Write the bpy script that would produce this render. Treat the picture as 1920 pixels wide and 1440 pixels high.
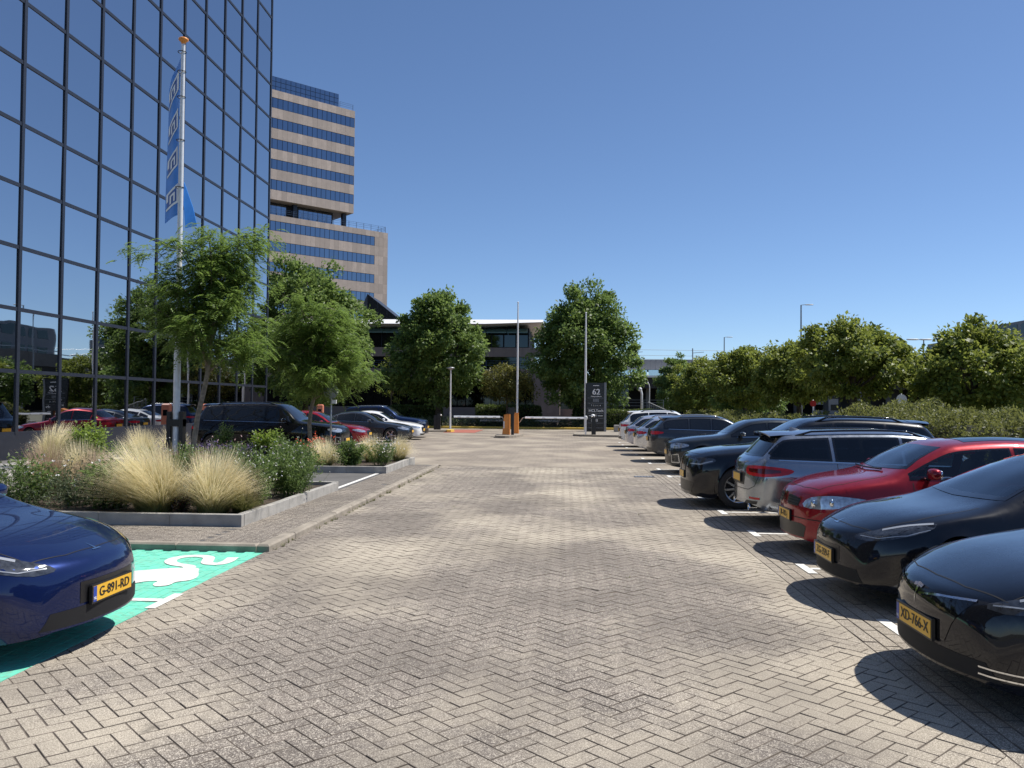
import bpy, bmesh, math, random
from mathutils import Vector, Matrix
from mathutils.bvhtree import BVHTree
from mathutils.geometry import delaunay_2d_cdt
random.seed(7)
R = math.radians
for o in list(bpy.data.objects): bpy.data.objects.remove(o)
scene = bpy.context.scene
col = scene.collection

# ---------------------------------------------------------------- camera
cam_d = bpy.data.cameras.new('camera'); cam = bpy.data.objects.new('camera', cam_d); col.objects.link(cam)
YAW, PITCH, ROLL = R(3.56), R(1.42), 0.009
fw = Vector((-math.sin(YAW)*math.cos(PITCH), math.cos(YAW)*math.cos(PITCH), math.sin(PITCH)))
rt = fw.cross(Vector((0, 0, 1))).normalized(); up = rt.cross(fw)
rt2 = rt*math.cos(ROLL) + up*math.sin(ROLL); up2 = up*math.cos(ROLL) - rt*math.sin(ROLL)
mw = Matrix.Identity(4)
for i in range(3):
    mw[i][0], mw[i][1], mw[i][2] = rt2[i], up2[i], -fw[i]
mw[2][3] = 1.8
cam.matrix_world = mw
cam_d.sensor_width = 36.0; cam_d.lens = 36.0*1560/1920; cam_d.clip_start = 0.05; cam_d.clip_end = 6000
scene.camera = cam
# ---------------------------------------------------------------- light
SUN_EL, SUN_AZ = R(57.5), R(68)            # azimuth from +Y towards +X
world = bpy.data.worlds.new('World'); scene.world = world; world.use_nodes = True
wn = world.node_tree; wn.nodes.clear()
sky = wn.nodes.new('ShaderNodeTexSky'); sky.sky_type = 'NISHITA'; sky.sun_disc = False
sky.sun_elevation = SUN_EL; sky.sun_rotation = SUN_AZ; sky.altitude = 0; sky.air_density = 0.72; sky.dust_density = 0.22; sky.ozone_density = 6.0
bg = wn.nodes.new('ShaderNodeBackground'); bg.inputs[1].default_value = 0.109
wo = wn.nodes.new('ShaderNodeOutputWorld')
wn.links.new(sky.outputs[0], bg.inputs[0]); wn.links.new(bg.outputs[0], wo.inputs[0])
sl = bpy.data.lights.new('sun', 'SUN'); sl.energy = 4.8; sl.angle = R(0.53); sl.color = (1.0, 0.955, 0.88)
sun = bpy.data.objects.new('sun', sl); col.objects.link(sun)
sd = Vector((math.sin(SUN_AZ)*math.cos(SUN_EL), math.cos(SUN_AZ)*math.cos(SUN_EL), math.sin(SUN_EL)))
sun.rotation_euler = sd.to_track_quat('Z', 'Y').to_euler(); sun.location = (40, 20, 60)
vs = scene.view_settings; vs.view_transform = 'Standard'; vs.look = 'None'; vs.exposure = 0.28; vs.gamma = 1.0; vs.use_curve_mapping = False

# ---------------------------------------------------------------- helpers
def tag(o, label=None, cat=None, group=None, kind=None):
    if label: o['label'] = label
    if cat: o['category'] = cat
    if group: o['group'] = group
    if kind: o['kind'] = kind
    return o
def link(name, me, mat=None, parent=None, kind=None):
    o = bpy.data.objects.new(name, me); col.objects.link(o)
    if mat is not None and me is not None and len(me.materials) == 0:
        for m_ in (mat if isinstance(mat, (list, tuple)) else [mat]): me.materials.append(m_)
    if parent: o.parent = parent
    if kind: o['kind'] = kind
    return o
def empty(name, loc=(0, 0, 0), rz=0, label=None, cat=None, group=None, parent=None):
    o = bpy.data.objects.new(name, None); col.objects.link(o); o.location = loc; o.rotation_euler = (0, 0, rz)
    o.empty_display_size = 0.2
    if parent: o.parent = parent
    return tag(o, label, cat, group)
class MB:
    def __init__(s): s.v = []; s.f = []; s.mi = []; s.cur = 0
    def add(s, vs_, fs_):
        b = len(s.v); s.v.extend(vs_); s.f.extend([tuple(i+b for i in f) for f in fs_]); s.mi.extend([s.cur]*len(fs_)); return s
    def box(s, x0, x1, y0, y1, z0, z1):
        return s.add([(x0,y0,z0),(x1,y0,z0),(x1,y1,z0),(x0,y1,z0),(x0,y0,z1),(x1,y0,z1),(x1,y1,z1),(x0,y1,z1)],
                     [(0,3,2,1),(4,5,6,7),(0,1,5,4),(1,2,6,5),(2,3,7,6),(3,0,4,7)])
    def bbox(s, x0, x1, y0, y1, z0, z1, b=0.01, c=None):
        c = b if c is None else c
        # box with chamfered top edges
        return s.add([(x0,y0,z0),(x1,y0,z0),(x1,y1,z0),(x0,y1,z0),(x0,y0,z1-c),(x1,y0,z1-c),(x1,y1,z1-c),(x0,y1,z1-c),
                      (x0+b,y0+b,z1),(x1-b,y0+b,z1),(x1-b,y1-b,z1),(x0+b,y1-b,z1)],
                     [(0,3,2,1),(8,9,10,11),(0,1,5,4),(1,2,6,5),(2,3,7,6),(3,0,4,7),(4,5,9,8),(5,6,10,9),(6,7,11,10),(7,4,8,11)])
    def prism(s, pts, axis, a, bb):
        # pts 2d polygon; axis 0: (y,z) extruded along x; 1: (x,z) along y; 2: (x,y) along z
        n = len(pts)
        def mk(p, t): return (t, p[0], p[1]) if axis == 0 else ((p[0], t, p[1]) if axis == 1 else (p[0], p[1], t))
        return s.add([mk(p, a) for p in pts]+[mk(p, bb) for p in pts],
                     [tuple(range(n-1, -1, -1)), tuple(range(n, 2*n))]+[(i, (i+1) % n, n+(i+1) % n, n+i) for i in range(n)])
    def tube(s, pts, rad, n=8, caps=True):
        pts = [Vector(p) for p in pts]
        rads = rad if isinstance(rad, (list, tuple)) else [rad]*len(pts)
        ring = []; ref = None
        for i, p in enumerate(pts):
            d = (pts[min(i+1, len(pts)-1)]-pts[max(i-1, 0)])
            d = d.normalized() if d.length > 1e-9 else Vector((0, 0, 1))
            if ref is None:
                ref = Vector((1, 0, 0)) if abs(d.x) < 0.8 else Vector((0, 1, 0))
            a = (ref-d*ref.dot(d)).normalized(); ref = a; b = d.cross(a)
            ring.append([tuple(p+(a*math.cos(t)+b*math.sin(t))*rads[i]) for t in [2*math.pi*k/n for k in range(n)]])
        vs_ = [v for r_ in ring for v in r_]; fs_ = []
        for i in range(len(pts)-1):
            for k in range(n): fs_.append((i*n+k, i*n+(k+1) % n, (i+1)*n+(k+1) % n, (i+1)*n+k))
        if caps: fs_ += [tuple(range(n-1, -1, -1)), tuple(range((len(pts)-1)*n, len(pts)*n))]
        return s.add(vs_, fs_)
    def lathe(s, prof, n=16, center=(0, 0, 0), axis=2):
        vs_ = []; fs_ = []; m = len(prof)
        for k in range(n):
            c, q = math.cos(2*math.pi*k/n), math.sin(2*math.pi*k/n)
            for r_, h in prof:
                p = (r_*c, r_*q, h) if axis == 2 else ((r_*c, h, r_*q) if axis == 1 else (h, r_*c, r_*q))
                vs_.append((p[0]+center[0], p[1]+center[1], p[2]+center[2]))
        for k in range(n):
            k2 = (k+1) % n
            for j in range(m-1): fs_.append((k*m+j, k2*m+j, k2*m+j+1, k*m+j+1))
        return s.add(vs_, fs_)
    def mesh(s, name, smooth=False):
        me = bpy.data.meshes.new(name); me.from_pydata(s.v, [], s.f); 
        if any(s.mi): me.polygons.foreach_set('material_index', s.mi)
        if smooth: me.polygons.foreach_set('use_smooth', [True]*len(me.polygons))
        me.update(); return me
    def build(s, name, mat, parent=None, kind=None, smooth=False, sharp=None):
        me = s.mesh(name, smooth)
        if sharp is not None: me.set_sharp_from_angle(angle=R(sharp))
        return link(name, me, mat, parent, kind)
def copy_tree(o, parent=None):
    c = o.copy(); col.objects.link(c); c.parent = parent
    for ch in o.children: copy_tree(ch, c)
    return c

# ---------------------------------------------------------------- materials
class NT:
    def __init__(s, name):
        s.m = bpy.data.materials.new(name); s.m.use_nodes = True; s.t = s.m.node_tree; s.t.nodes.clear()
        s.out = s.t.nodes.new('ShaderNodeOutputMaterial')
    def n(s, typ, ins=None, **kw):
        nd = s.t.nodes.new('ShaderNode'+typ)
        for k, v in kw.items(): setattr(nd, k, v)
        for k, v in (ins or {}).items():
            if isinstance(v, bpy.types.NodeSocket): s.t.links.new(v, nd.inputs[k])
            else: nd.inputs[k].default_value = v
        return nd
    def surf(s, sock): s.t.links.new(sock, s.out.inputs[0]); return s.m
    def mix(s, fac, a, b, blend='MIX'):
        nd = s.t.nodes.new('ShaderNodeMix'); nd.data_type = 'RGBA'; nd.blend_type = blend
        for i, v in ((0, fac), (6, a), (7, b)):
            if isinstance(v, bpy.types.NodeSocket): s.t.links.new(v, nd.inputs[i])
            else: nd.inputs[i].default_value = (v+(1,)) if isinstance(v, tuple) and len(v) == 3 else v
        return nd.outputs[2]
    def ramp(s, fac, stops):
        nd = s.t.nodes.new('ShaderNodeValToRGB'); s.t.links.new(fac, nd.inputs[0]); cr = nd.color_ramp
        while len(cr.elements) < len(stops): cr.elements.new(0.5)
        for e, (p, c) in zip(cr.elements, stops):
            e.position = p; e.color = (c, c, c, 1) if isinstance(c, (int, float)) else (tuple(c)+(1,))
        return nd.outputs[0]
    def noise(s, scale, detail=3, vec=None, rough=0.5):
        nd = s.n('TexNoise', {'Scale': scale, 'Detail': detail, 'Roughness': rough})
        s.t.links.new(vec if vec else s.pos(), nd.inputs['Vector']); return nd.outputs['Fac']
    def pos(s):
        if not hasattr(s, '_p'): s._p = s.n('NewGeometry').outputs['Position']
        return s._p
    def island(s): return s.n('NewGeometry').outputs['Random Per Island']
    def objrand(s): return s.n('ObjectInfo').outputs['Random']
    def obj(s): return s.n('TexCoord').outputs['Object']
    def bsdf(s, **kw):
        nd = s.t.nodes.new('ShaderNodeBsdfPrincipled')
        names = {'c': 'Base Color', 'r': 'Roughness', 'm': 'Metallic', 'n': 'Normal', 'coat': 'Coat Weight', 'coatr': 'Coat Roughness', 'spec': 'Specular IOR Level', 'tr': 'Transmission Weight', 'a': 'Alpha', 'e': 'Emission Color', 'es': 'Emission Strength', 'sheen': 'Sheen Weight'}
        for k, v in kw.items():
            sk = nd.inputs[names[k]]
            if isinstance(v, bpy.types.NodeSocket): s.t.links.new(v, sk)
            else: sk.default_value = (v+(1,)) if isinstance(v, tuple) and len(v) == 3 else v
        return nd.outputs[0]
    def bump(s, h, strength=0.3, dist=0.01):
        nd = s.n('Bump', {'Height': h, 'Strength': strength, 'Distance': dist}); return nd.outputs[0]
def plain(name, c, r=0.5, m=0.0, var=0.12, nscale=8.0, coat=0.0, spec=0.5, bump=0.0):
    t = NT(name)
    f = t.noise(nscale, 4)
    lo = tuple(x*(1-var) for x in c); hi = tuple(min(1, x*(1+var)) for x in c)
    cc = t.mix(t.ramp(f, [(0.3, 0.0), (0.7, 1.0)]), lo, hi)
    kw = dict(c=cc, r=r, m=m, coat=coat, spec=spec, coatr=0.03)
    if bump: kw['n'] = t.bump(t.noise(nscale*6, 3), 0.5, bump)
    return t.surf(t.bsdf(**kw))
M = {}
# ================================================================= ground
def concrete(name, c, var=0.25, sc=3.0):
    t = NT(name)
    a = t.noise(sc, 5); b = t.noise(sc*40, 2)
    cc = t.mix(t.ramp(a, [(0.3, 0.0), (0.72, 1.0)]), tuple(x*(1-var) for x in c), tuple(x*(1+var*.5) for x in c))
    cc = t.mix(t.ramp(b, [(0.35, 0.55), (0.65, 0.0)]), cc, tuple(x*0.5 for x in c))
    return t.surf(t.bsdf(c=cc, r=0.9, n=t.bump(b, 0.5, 0.004)))
def paver(name, source, base, sand_amt=1.0, sandc=(0.58, 0.51, 0.40)):
    # concrete block paver with exposed aggregate, drifted sand in patches
    t = NT(name)
    rnd = t.objrand() if source == 'object' else t.island()
    c = t.ramp(rnd, [(0.0, tuple(x*0.78 for x in base)), (0.5, base), (1.0, (base[0]*1.22, base[1]*1.2, base[2]*1.18))])
    spk = t.n('TexVoronoi', {'Vector': t.pos(), 'Scale': 125.0})
    sp2 = t.noise(150, 2)
    c = t.mix(t.ramp(spk.outputs['Color'], [(0.42, 0.0), (0.85, 1.0)]), c, (0.68, 0.61, 0.51))
    c = t.mix(t.ramp(sp2, [(0.40, 0.9), (0.52, 0.0)]), c, (0.07, 0.055, 0.045))
    # sand: stretched patches of dust left by wind and tyres
    mp = t.n('Mapping', {'Vector': t.pos(), 'Scale': (0.36, 0.26, 1.0), 'Rotation': (0, 0, R(38)), 'Location': (3.35, 1.2, 0)})
    big = t.noise(1.2, 2.5, mp.outputs[0], 0.5); fine = t.noise(9, 4)
    s = t.n('Math', {0: big, 1: fine}, operation='MULTIPLY_ADD'); s.inputs[1].default_value = 1.0
    s2 = t.n('Math', {0: fine, 1: 0.16, 2: big}, operation='MULTIPLY_ADD').outputs[0]
    mask = t.ramp(s2, [(0.54, 0.0), (0.64, 0.6*sand_amt), (0.74, 0.85*sand_amt)])
    c = t.mix(mask, c, sandc)
    dk = t.noise(0.55, 3)
    c = t.mix(t.ramp(dk, [(0.36, 0.5), (0.60, 0.0)]), c, (0.12, 0.105, 0.092))
    c = t.mix(t.ramp(sp2, [(0.41, 0.5), (0.53, 0.0)]), c, (0.12, 0.1, 0.082))
    oil = t.noise(1.9, 4, None, .6)
    c = t.mix(t.ramp(oil, [(0.66, 0.0), (0.74, 0.55)]), c, (0.055, 0.047, 0.04))
    return t.surf(t.bsdf(c=c, r=0.92, n=t.bump(sp2, 0.6, 0.004), spec=0.3))
BASE = (0.215, 0.187, 0.162)
M['brick_o'] = paver('paver single', 'object', BASE)
M['brick_i'] = paver('paver field', 'island', BASE)
M['brick_bay'] = paver('paver bay', 'island', (0.26, 0.228, 0.19), 0.45)
M['joint'] = plain('joint sand', (0.145, 0.12, 0.096), 0.95, var=0.3, nscale=6)
M['path'] = paver('paver walk', 'island', (0.135, 0.118, 0.105), 0.15)
def far_lane():
    t = NT('far paving')
    mp = t.n('Mapping', {'Vector': t.pos(), 'Scale': (0.42, 0.30, 1.0), 'Rotation': (0, 0, R(38)), 'Location': (3.35, 1.2, 0)})
    big = t.noise(1.35, 3, mp.outputs[0], 0.55); fine = t.noise(9, 4)
    mpr = t.n('Mapping', {'Vector': t.pos(), 'Rotation': (0, 0, R(45))})
    bt = t.n('TexBrick', {'Vector': mpr.outputs[0], 'Scale': 1.0, 'Mortar Size': 0.012, 'Brick Width': 0.235, 'Row Height': 0.1175, 'Color1': (0.215, 0.186, 0.158, 1), 'Color2': (0.275, 0.238, 0.205, 1), 'Mortar': (0.16, 0.13, 0.1, 1)})
    c = t.mix(t.ramp(t.noise(30, 3), [(0.35, 0.5), (0.6, 0.0)]), bt.outputs['Color'], (0.14, 0.115, 0.09))
    s2 = t.n('Math', {0: fine, 1: 0.16, 2: big}, operation='MULTIPLY_ADD').outputs[0]
    c = t.mix(t.ramp(s2, [(0.50, 0.1), (0.64, 0.45), (0.76, 0.75)]), c, (0.42, 0.365, 0.285))
    return t.surf(t.bsdf(c=c, r=0.93, spec=0.3, n=t.bump(t.noise(60, 3), 0.4, 0.005)))
M['lane_far'] = far_lane()
M['asphalt'] = concrete('asphalt', (0.135, 0.13, 0.125), 0.3, 1.5)
M['ground'] = concrete('dry ground', (0.16, 0.15, 0.10), 0.3, 0.3)
M['kerbc'] = concrete('kerb concrete', (0.36, 0.315, 0.255), 0.35, 4)
M['edging'] = concrete('edging concrete', (0.44, 0.42, 0.385), 0.3, 5)
M['soil'] = concrete('soil', (0.075, 0.052, 0.035), 0.5, 9)
def paint(name, c, wear=0.35):
    t = NT(name)
    w = t.noise(22, 5); w2 = t.noise(3, 3)
    s = t.n('Math', {0: w2, 1: 0.5, 2: w}, operation='MULTIPLY_ADD').outputs[0]
    cc = t.mix(t.ramp(s, [(0.62, 0.0), (0.95, wear)]), c, (0.25, 0.2, 0.15))
    return t.surf(t.bsdf(c=cc, r=0.7, n=t.bump(t.noise(90, 2), 0.3, 0.002)))
M['white_line'] = paint('white road paint', (0.78, 0.77, 0.73))
M['green_paint'] = paint('green bay paint', (0.15, 0.66, 0.475), 0.4)
M['green_joint'] = plain('green painted joint', (0.10, 0.46, 0.33), 0.9)
M['yellow_paint'] = paint('yellow kerb paint', (0.72, 0.50, 0.07))
M['red_paint'] = paint('red strip', (0.42, 0.10, 0.07), 0.6)

def sheet(name, x0, x1, y0, y1, z, mat, parent=None, kind='structure'):
    mb = MB(); mb.add([(x0,y0,z),(x1,y0,z),(x1,y1,z),(x0,y1,z)], [(0,1,2,3)])
    return mb.build(name, mat, parent, kind)
sheet('ground', -3000, 3000, -3000, 3000, -0.06, M['ground'])
lane = sheet('lane', -3.58, 2.31, -14, 24.0, -0.0045, M['joint'])
sheet('lane_beyond', -3.58, 8.2, 24.0, 61.6, -0.002, M['lane_far'])
sheet('lane_far_end', -40, -3.58, 46.0, 61.6, -0.003, M['lane_far'])
sheet('side_parking', -16.0, -3.58, 24.4, 46.0, -0.004, M['lane_far'])
sheet('bay_between_beds', -16.0, -4.5, 16.4, 20.38, 0.0705, M['asphalt'])
bays = sheet('parking_bays', 2.31, 8.2, -14, 24.0, -0.0055, M['joint'])
sheet('near_left_bays', -16, -3.58, -14, 5.0, -0.003, M['asphalt'])
green = sheet('charging_bay', -8.9, -3.58, 5.0, 9.86, -0.011, M['green_joint'])

# herringbone pavers at 45 degrees
BL, BW, G = 0.226, 0.113, 0.0055
def brick_mesh(name, l, w, h=0.03, b=0.0025):
    mb = MB(); mb.bbox(-l/2, l/2, -w/2, w/2, -h, 0, 0.0032, 0.002); mb.mi = [1]*10; mb.mi[1] = 0; return mb.mesh(name)
bm_me = brick_mesh('brick', BL-G, BW-G); bm_me.materials.append(M['brick_o']); bm_me.materials.append(M['joint'])
def herring(x0, x1, y0, y1):
    out = []; c, s = math.cos(R(45)), math.sin(R(45)); W = BW
    N = int(40/W)
    for i in range(-N, N):
        for k in range(-N//2, N//2):
            # horizontal brick occupies cells (i + .., i) ; classic herringbone tiling
            a = i + 4*k
            for (cx, cy, rot) in (((a+1)*W, (i+0.5)*W, 0), ((a+3.5)*W, (i+1)*W, 1)):
                px, py = c*cx-s*cy, s*cx+c*cy
                px += -0.6; py += 8
                if x0 < px < x1 and y0 < py < y1: out.append((px, py, R(45)+(math.pi/2 if rot else 0)))
    return out
XL, XR = -3.575, 2.305
hb = herring(XL-0.12, XR+0.12, 2.2, 24.0)
hb.sort(key=lambda p: (p[1]-0.0)**2+p[0]**2 if p[1] > 3.95 else 1e9)
rb = random.Random(3)
def put_brick(mb, x, y, a, l, w, h=0.03, b=0.0025, dz=0.0):
    tx, ty = rb.gauss(0, 0.006), rb.gauss(0, 0.006)
    ca, sa = math.cos(a+rb.gauss(0, 0.008)), math.sin(a+rb.gauss(0, 0.008))
    z = dz+rb.gauss(0, 0.0012)
    st = len(mb.v); mb.bbox(-l/2, l/2, -w/2, w/2, -h, 0, 0.0032 if b != 0.003 else 0.002, 0.002); mb.mi[-10:] = [1]*10; mb.mi[-9] = 0
    for i in range(st, len(mb.v)):
        vx, vy, vz = mb.v[i]; mb.v[i] = (x+ca*vx-sa*vy, y+sa*vx+ca*vy, z+vz+vx*tx+vy*ty)
def clip_brick(mb, x, y, a, l, w, h=0.03, b=0.004):
    # a paver cut along the straight edge of the lane
    ca, sa = math.cos(a), math.sin(a)
    def cut(P):
        for sgn, lim in ((1, XL), (-1, -XR)):
            Q = []
            for i in range(len(P)):
                p, q = P[i], P[(i+1) % len(P)]; dp, dq = sgn*p[0]-lim, sgn*q[0]-lim
                if dp >= 0: Q.append(p)
                if dp*dq < 0: t = dp/(dp-dq); Q.append((p[0]+(q[0]-p[0])*t, p[1]+(q[1]-p[1])*t))
            P = Q
            if len(P) < 3: return None
        return P
    P = cut([(x+ca*u-sa*v, y+sa*u+ca*v) for u, v in ((-l/2, -w/2), (l/2, -w/2), (l/2, w/2), (-l/2, w/2))])
    if P: mb.prism(P, 2, -h, rb.gauss(0, .0012))
cutb = [p for p in hb if p[0] < XL+0.125 or p[0] > XR-0.125]; hb = [p for p in hb if not (p[0] < XL+0.125 or p[0] > XR-0.125)]
for x, y, a in hb[:300]:
    o = bpy.data.objects.new('brick', bm_me); col.objects.link(o); o.parent = lane
    o.location = (x, y, rb.gauss(0, 0.0012)); o.rotation_euler = (rb.gauss(0, .006), rb.gauss(0, .006), a+rb.gauss(0, .008))
mb = MB()
for x, y, a in hb[300:]: put_brick(mb, x, y, a, BL-G, BW-G)
for x, y, a in cutb: clip_brick(mb, x, y, a, BL-G, BW-G)
mb.build('brick_field', [M['brick_i'], M['joint']], lane, 'stuff')
# soldier rows beside the lane, then stretcher rows in the bays
mb = MB()
for r_ in range(2):
    y = 2.2
    while y < 24: put_brick(mb, 2.37+r_*0.1175, y+(0.12 if r_ else 0), math.pi/2, BL-G, BW-G); y += BL
x = 2.37+2*0.1175; k = 0
while x < 4.4:
    y = 2.2+(k % 2)*BL/2
    while y < 24: put_brick(mb, x, y, math.pi/2, BL-G, BW-G); y += BL
    x += BW; k += 1
mb.build('brick_field', [M['brick_bay'], M['joint']], bays, 'stuff')
sheet('bay_rear', 4.42, 8.2, 2.0, 24, -0.003, M['lane_far'])
# green painted pavers of the charging bay
mb = MB(); x = -3.64; k = 0
while x > -8.8:
    y = 5.12+(k % 2)*BL/2
    while y < 9.80:
        put_brick(mb, x, y, math.pi/2, BL-0.004, BW-0.004, b=0.003); y += BL
    x -= BW; k += 1
mb.build('brick_field', [M['green_paint'], M['green_joint']], green, 'stuff')

# white T marks in front of the bays on the right (lines between the cars)
YT = [4.6, 7.02, 9.5, 12.05, 14.4, 16.75, 19.15, 21.5, 23.9, 26.3, 28.7, 31.1, 33.5, 35.9, 38.3, 40.7]
for y in YT:
    mb = MB()
    mb.box(2.66, 2.76, y-0.27, y+0.27, 0.0035, 0.006); mb.box(2.765, 7.4, y-0.045, y+0.045, 0.0035, 0.006)
    tag(mb.build('bay_marking', M['white_line']), kind='structure')
# charging symbol: a car seen from the side with a plug cable curling over it, plus a T mark, on the green bay
def poly_sheet(pts, z, name, mat, parent=None):
    bm = bmesh.new(); f = bm.faces.new([bm.verts.new((p[0], p[1], z)) for p in pts]); bmesh.ops.triangulate(bm, faces=[f])
    if f.is_valid and f.normal.z < 0: pass
    bmesh.ops.recalc_face_normals(bm, faces=bm.faces[:]); me = bpy.data.meshes.new(name); bm.to_mesh(me); bm.free()
    return link(name, me, mat, parent)
def ribbon(mb, pts, w, z):
    pts = [Vector((p[0], p[1])) for p in pts]; L_, R_ = [], []
    for i, p in enumerate(pts):
        d = (pts[min(i+1, len(pts)-1)]-pts[max(i-1, 0)]).normalized(); n = Vector((-d.y, d.x))*w/2
        L_.append(p+n); R_.append(p-n)
    vs_ = [(p.x, p.y, z) for p in L_]+[(p.x, p.y, z) for p in R_]; n = len(pts)
    mb.add(vs_, [(i, n+i, n+i+1, i+1) for i in range(n-1)])
def smooth_poly(pts, it=2, closed=True):
    for _ in range(it):
        q = []; n = len(pts)
        for i in range(n if closed else n-1):
            a, b = pts[i], pts[(i+1) % n]
            q.append((a[0]*.75+b[0]*.25, a[1]*.75+b[1]*.25)); q.append((a[0]*.25+b[0]*.75, a[1]*.25+b[1]*.75))
        pts = q if closed else [pts[0]]+q+[pts[-1]]
    return pts
TWZ_P = 2.45
_e = [53.85,52.55,50.82,49.15,47.43,45.68,43.96,42.26,40.59,38.87,37.15,35.53]
TWZ_U = [(_e[i+1], _e[i], 'p' if i % 2 == 0 else 'w') for i in range(11)]
_l = [33.0,31.97,30.32,28.57,26.91,25.11,23.51,21.76,20.12,18.37,16.72,14.9]
TWZ_L = []
for i in range(11):
    if i % 2 == 0: TWZ_L.append((_l[i+1], _l[i], 'p', 0, 29))
    else: TWZ_L += [(_l[i+1], _l[i], 'p', 0, 3), (_l[i+1], _l[i], 'w', -3*0.905, 26)]
mb = MB(); ribbon(mb, smooth_poly([(-4.02,8.78),(-4.05,8.90),(-4.30,9.0),(-4.44,9.2),(-4.42,9.42),(-4.25,9.52),(-4.08,9.45),(-4.02,9.28),(-3.96,9.08),(-3.80,9.04),(-3.76,9.2),(-3.80,9.45)], 2, False), 0.13, 0.006)
sym = mb.build('charging_symbol', M['white_line']); tag(sym, kind='structure')
poly_sheet(smooth_poly([(-4.9,8.35),(-4.46,8.62),(-4.24,8.76),(-4.05,8.82),(-3.90,8.80),(-3.86,8.66),(-3.74,8.42),(-3.72,8.2),(-3.85,8.12),(-3.83,7.95),(-3.94,7.88),(-4.03,8.0),(-4.02,8.14),(-4.15,8.12),(-4.25,7.94),(-4.9,7.7)], 2), 0.0062, 'plug_shape', M['white_line'], sym)
mb = MB(); mb.box(-3.62, -3.53, 7.06, 7.62, 0.004, 0.0065); mb.box(-8.0, -3.625, 7.31, 7.41, 0.004, 0.0065)
tag(mb.build('bay_marking', M['white_line']), kind='structure')

# ---- island with kerb, walk and planting beds
isl = MB(); isl.box(-16, -3.66, 9.98, 23.5, -0.05, 0.0665)
island = isl.build('island_pavement', M['asphalt'], None, 'structure')
mb = MB(); x = -3.72; k = 0
while x > -4.46:
    y = 10.1+(k % 2)*BL/2
    while y < 23.3: put_brick(mb, x, y, math.pi/2, BL-G, BW-G, dz=0.07); y += BL
    x -= BW; k += 1
y = 10.08; k = 0
while y < 11.3:
    x = -4.53-(k % 2)*BL/2
    while x > -9: put_brick(mb, x, y, 0, BL-G, BW-G, dz=0.07); x -= BL
    y += BW; k += 1
mb.build('brick_field', [M['path'], M['joint']], island, 'stuff')
kerb = empty('kerb', (-3.6, 10, 0), 0, 'grey concrete kerb with worn top edging the left island beside the lane', 'kerb')
def kstone(x0, x1, y0, y1, rad):
    m_ = MB(); m_.bbox(x0, x1, y0, y1, -0.05, 0.085, rad); o = m_.build('kerb_stone', M['kerbc'], kerb); o.matrix_parent_inverse = kerb.matrix_world.inverted() if False else Matrix.Translation((3.6, -10, 0)); return o
y = 9.87
while y < 23.4:
    l = min(1.0, 23.55-y); kstone(-3.675+rb.gauss(0,.004), -3.53+rb.gauss(0,.004), y+.005, y+l-.005, 0.022); y += 1.0
x = -3.68
while x > -9:
    kstone(x-1.0+.004, x-.004, 9.86+rb.gauss(0,.004), 10.02, 0.022); x -= 1.0
def bed(name, label, outline, soil_z, segs):
    b = empty(name, (outline[0][0], outline[0][1], 0), 0, label, 'planter')
    inv = Matrix.Translation((-outline[0][0], -outline[0][1], 0))
    m_ = MB(); m_.add([(p[0], p[1], soil_z) for p in outline], [tuple(range(len(outline)))])
    o = m_.build('soil', M['soil'], b); o.matrix_parent_inverse = inv
    for (xa, ya, xb, yb) in segs:
        n = max(1, round(math.hypot(xb-xa, yb-ya)/1.0)); 
        for i in range(n):
            p = [xa+(xb-xa)*i/n, ya+(yb-ya)*i/n, xa+(xb-xa)*(i+1)/n, ya+(yb-ya)*(i+1)/n]
            m_ = MB(); q = 0.05
            m_.bbox(min(p[0],p[2])-(0 if xa != xb else q), max(p[0],p[2])+(0 if xa != xb else q)-(0.006 if xa != xb else 0),
                    min(p[1],p[3])-(0 if ya != yb else q), max(p[1],p[3])+(0 if ya != yb else q)-(0.006 if ya != yb else 0), 0.0, 0.235+rb.gauss(0,.004), 0.006)
            o = m_.build('edging_slab', M['edging'], b); o.matrix_parent_inverse = inv
    return b
bed('planting_bed', 'near planting bed with pale concrete edging beside the green bay', [(-4.5,11.4),(-4.5,16.3),(-9.6,16.3),(-9.6,11.4)], 0.17,
    [(-4.5,11.45,-4.5,16.25),(-9.6,11.4,-4.45,11.4),(-9.6,16.3,-4.45,16.3)])
bed('planting_bed', 'far planting bed with pale concrete edging nearer the parked black car', [(-4.4,20.4),(-4.4,24.2),(-13.4,24.2),(-13.4,20.4)], 0.17,
    [(-4.4,20.45,-4.4,24.2),(-13.4,20.4,-4.35,20.4),(-13.4,24.25,-4.35,24.25)])
sheet('bay_line', -4.62, -4.52, 16.4, 20.3, 0.075, M['white_line'])
mb = MB(); mb.box(-13.2,-10.2,12.2,22.5,0.0,0.30); tag(mb.build('path_slab', M['edging']), kind='structure')

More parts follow.
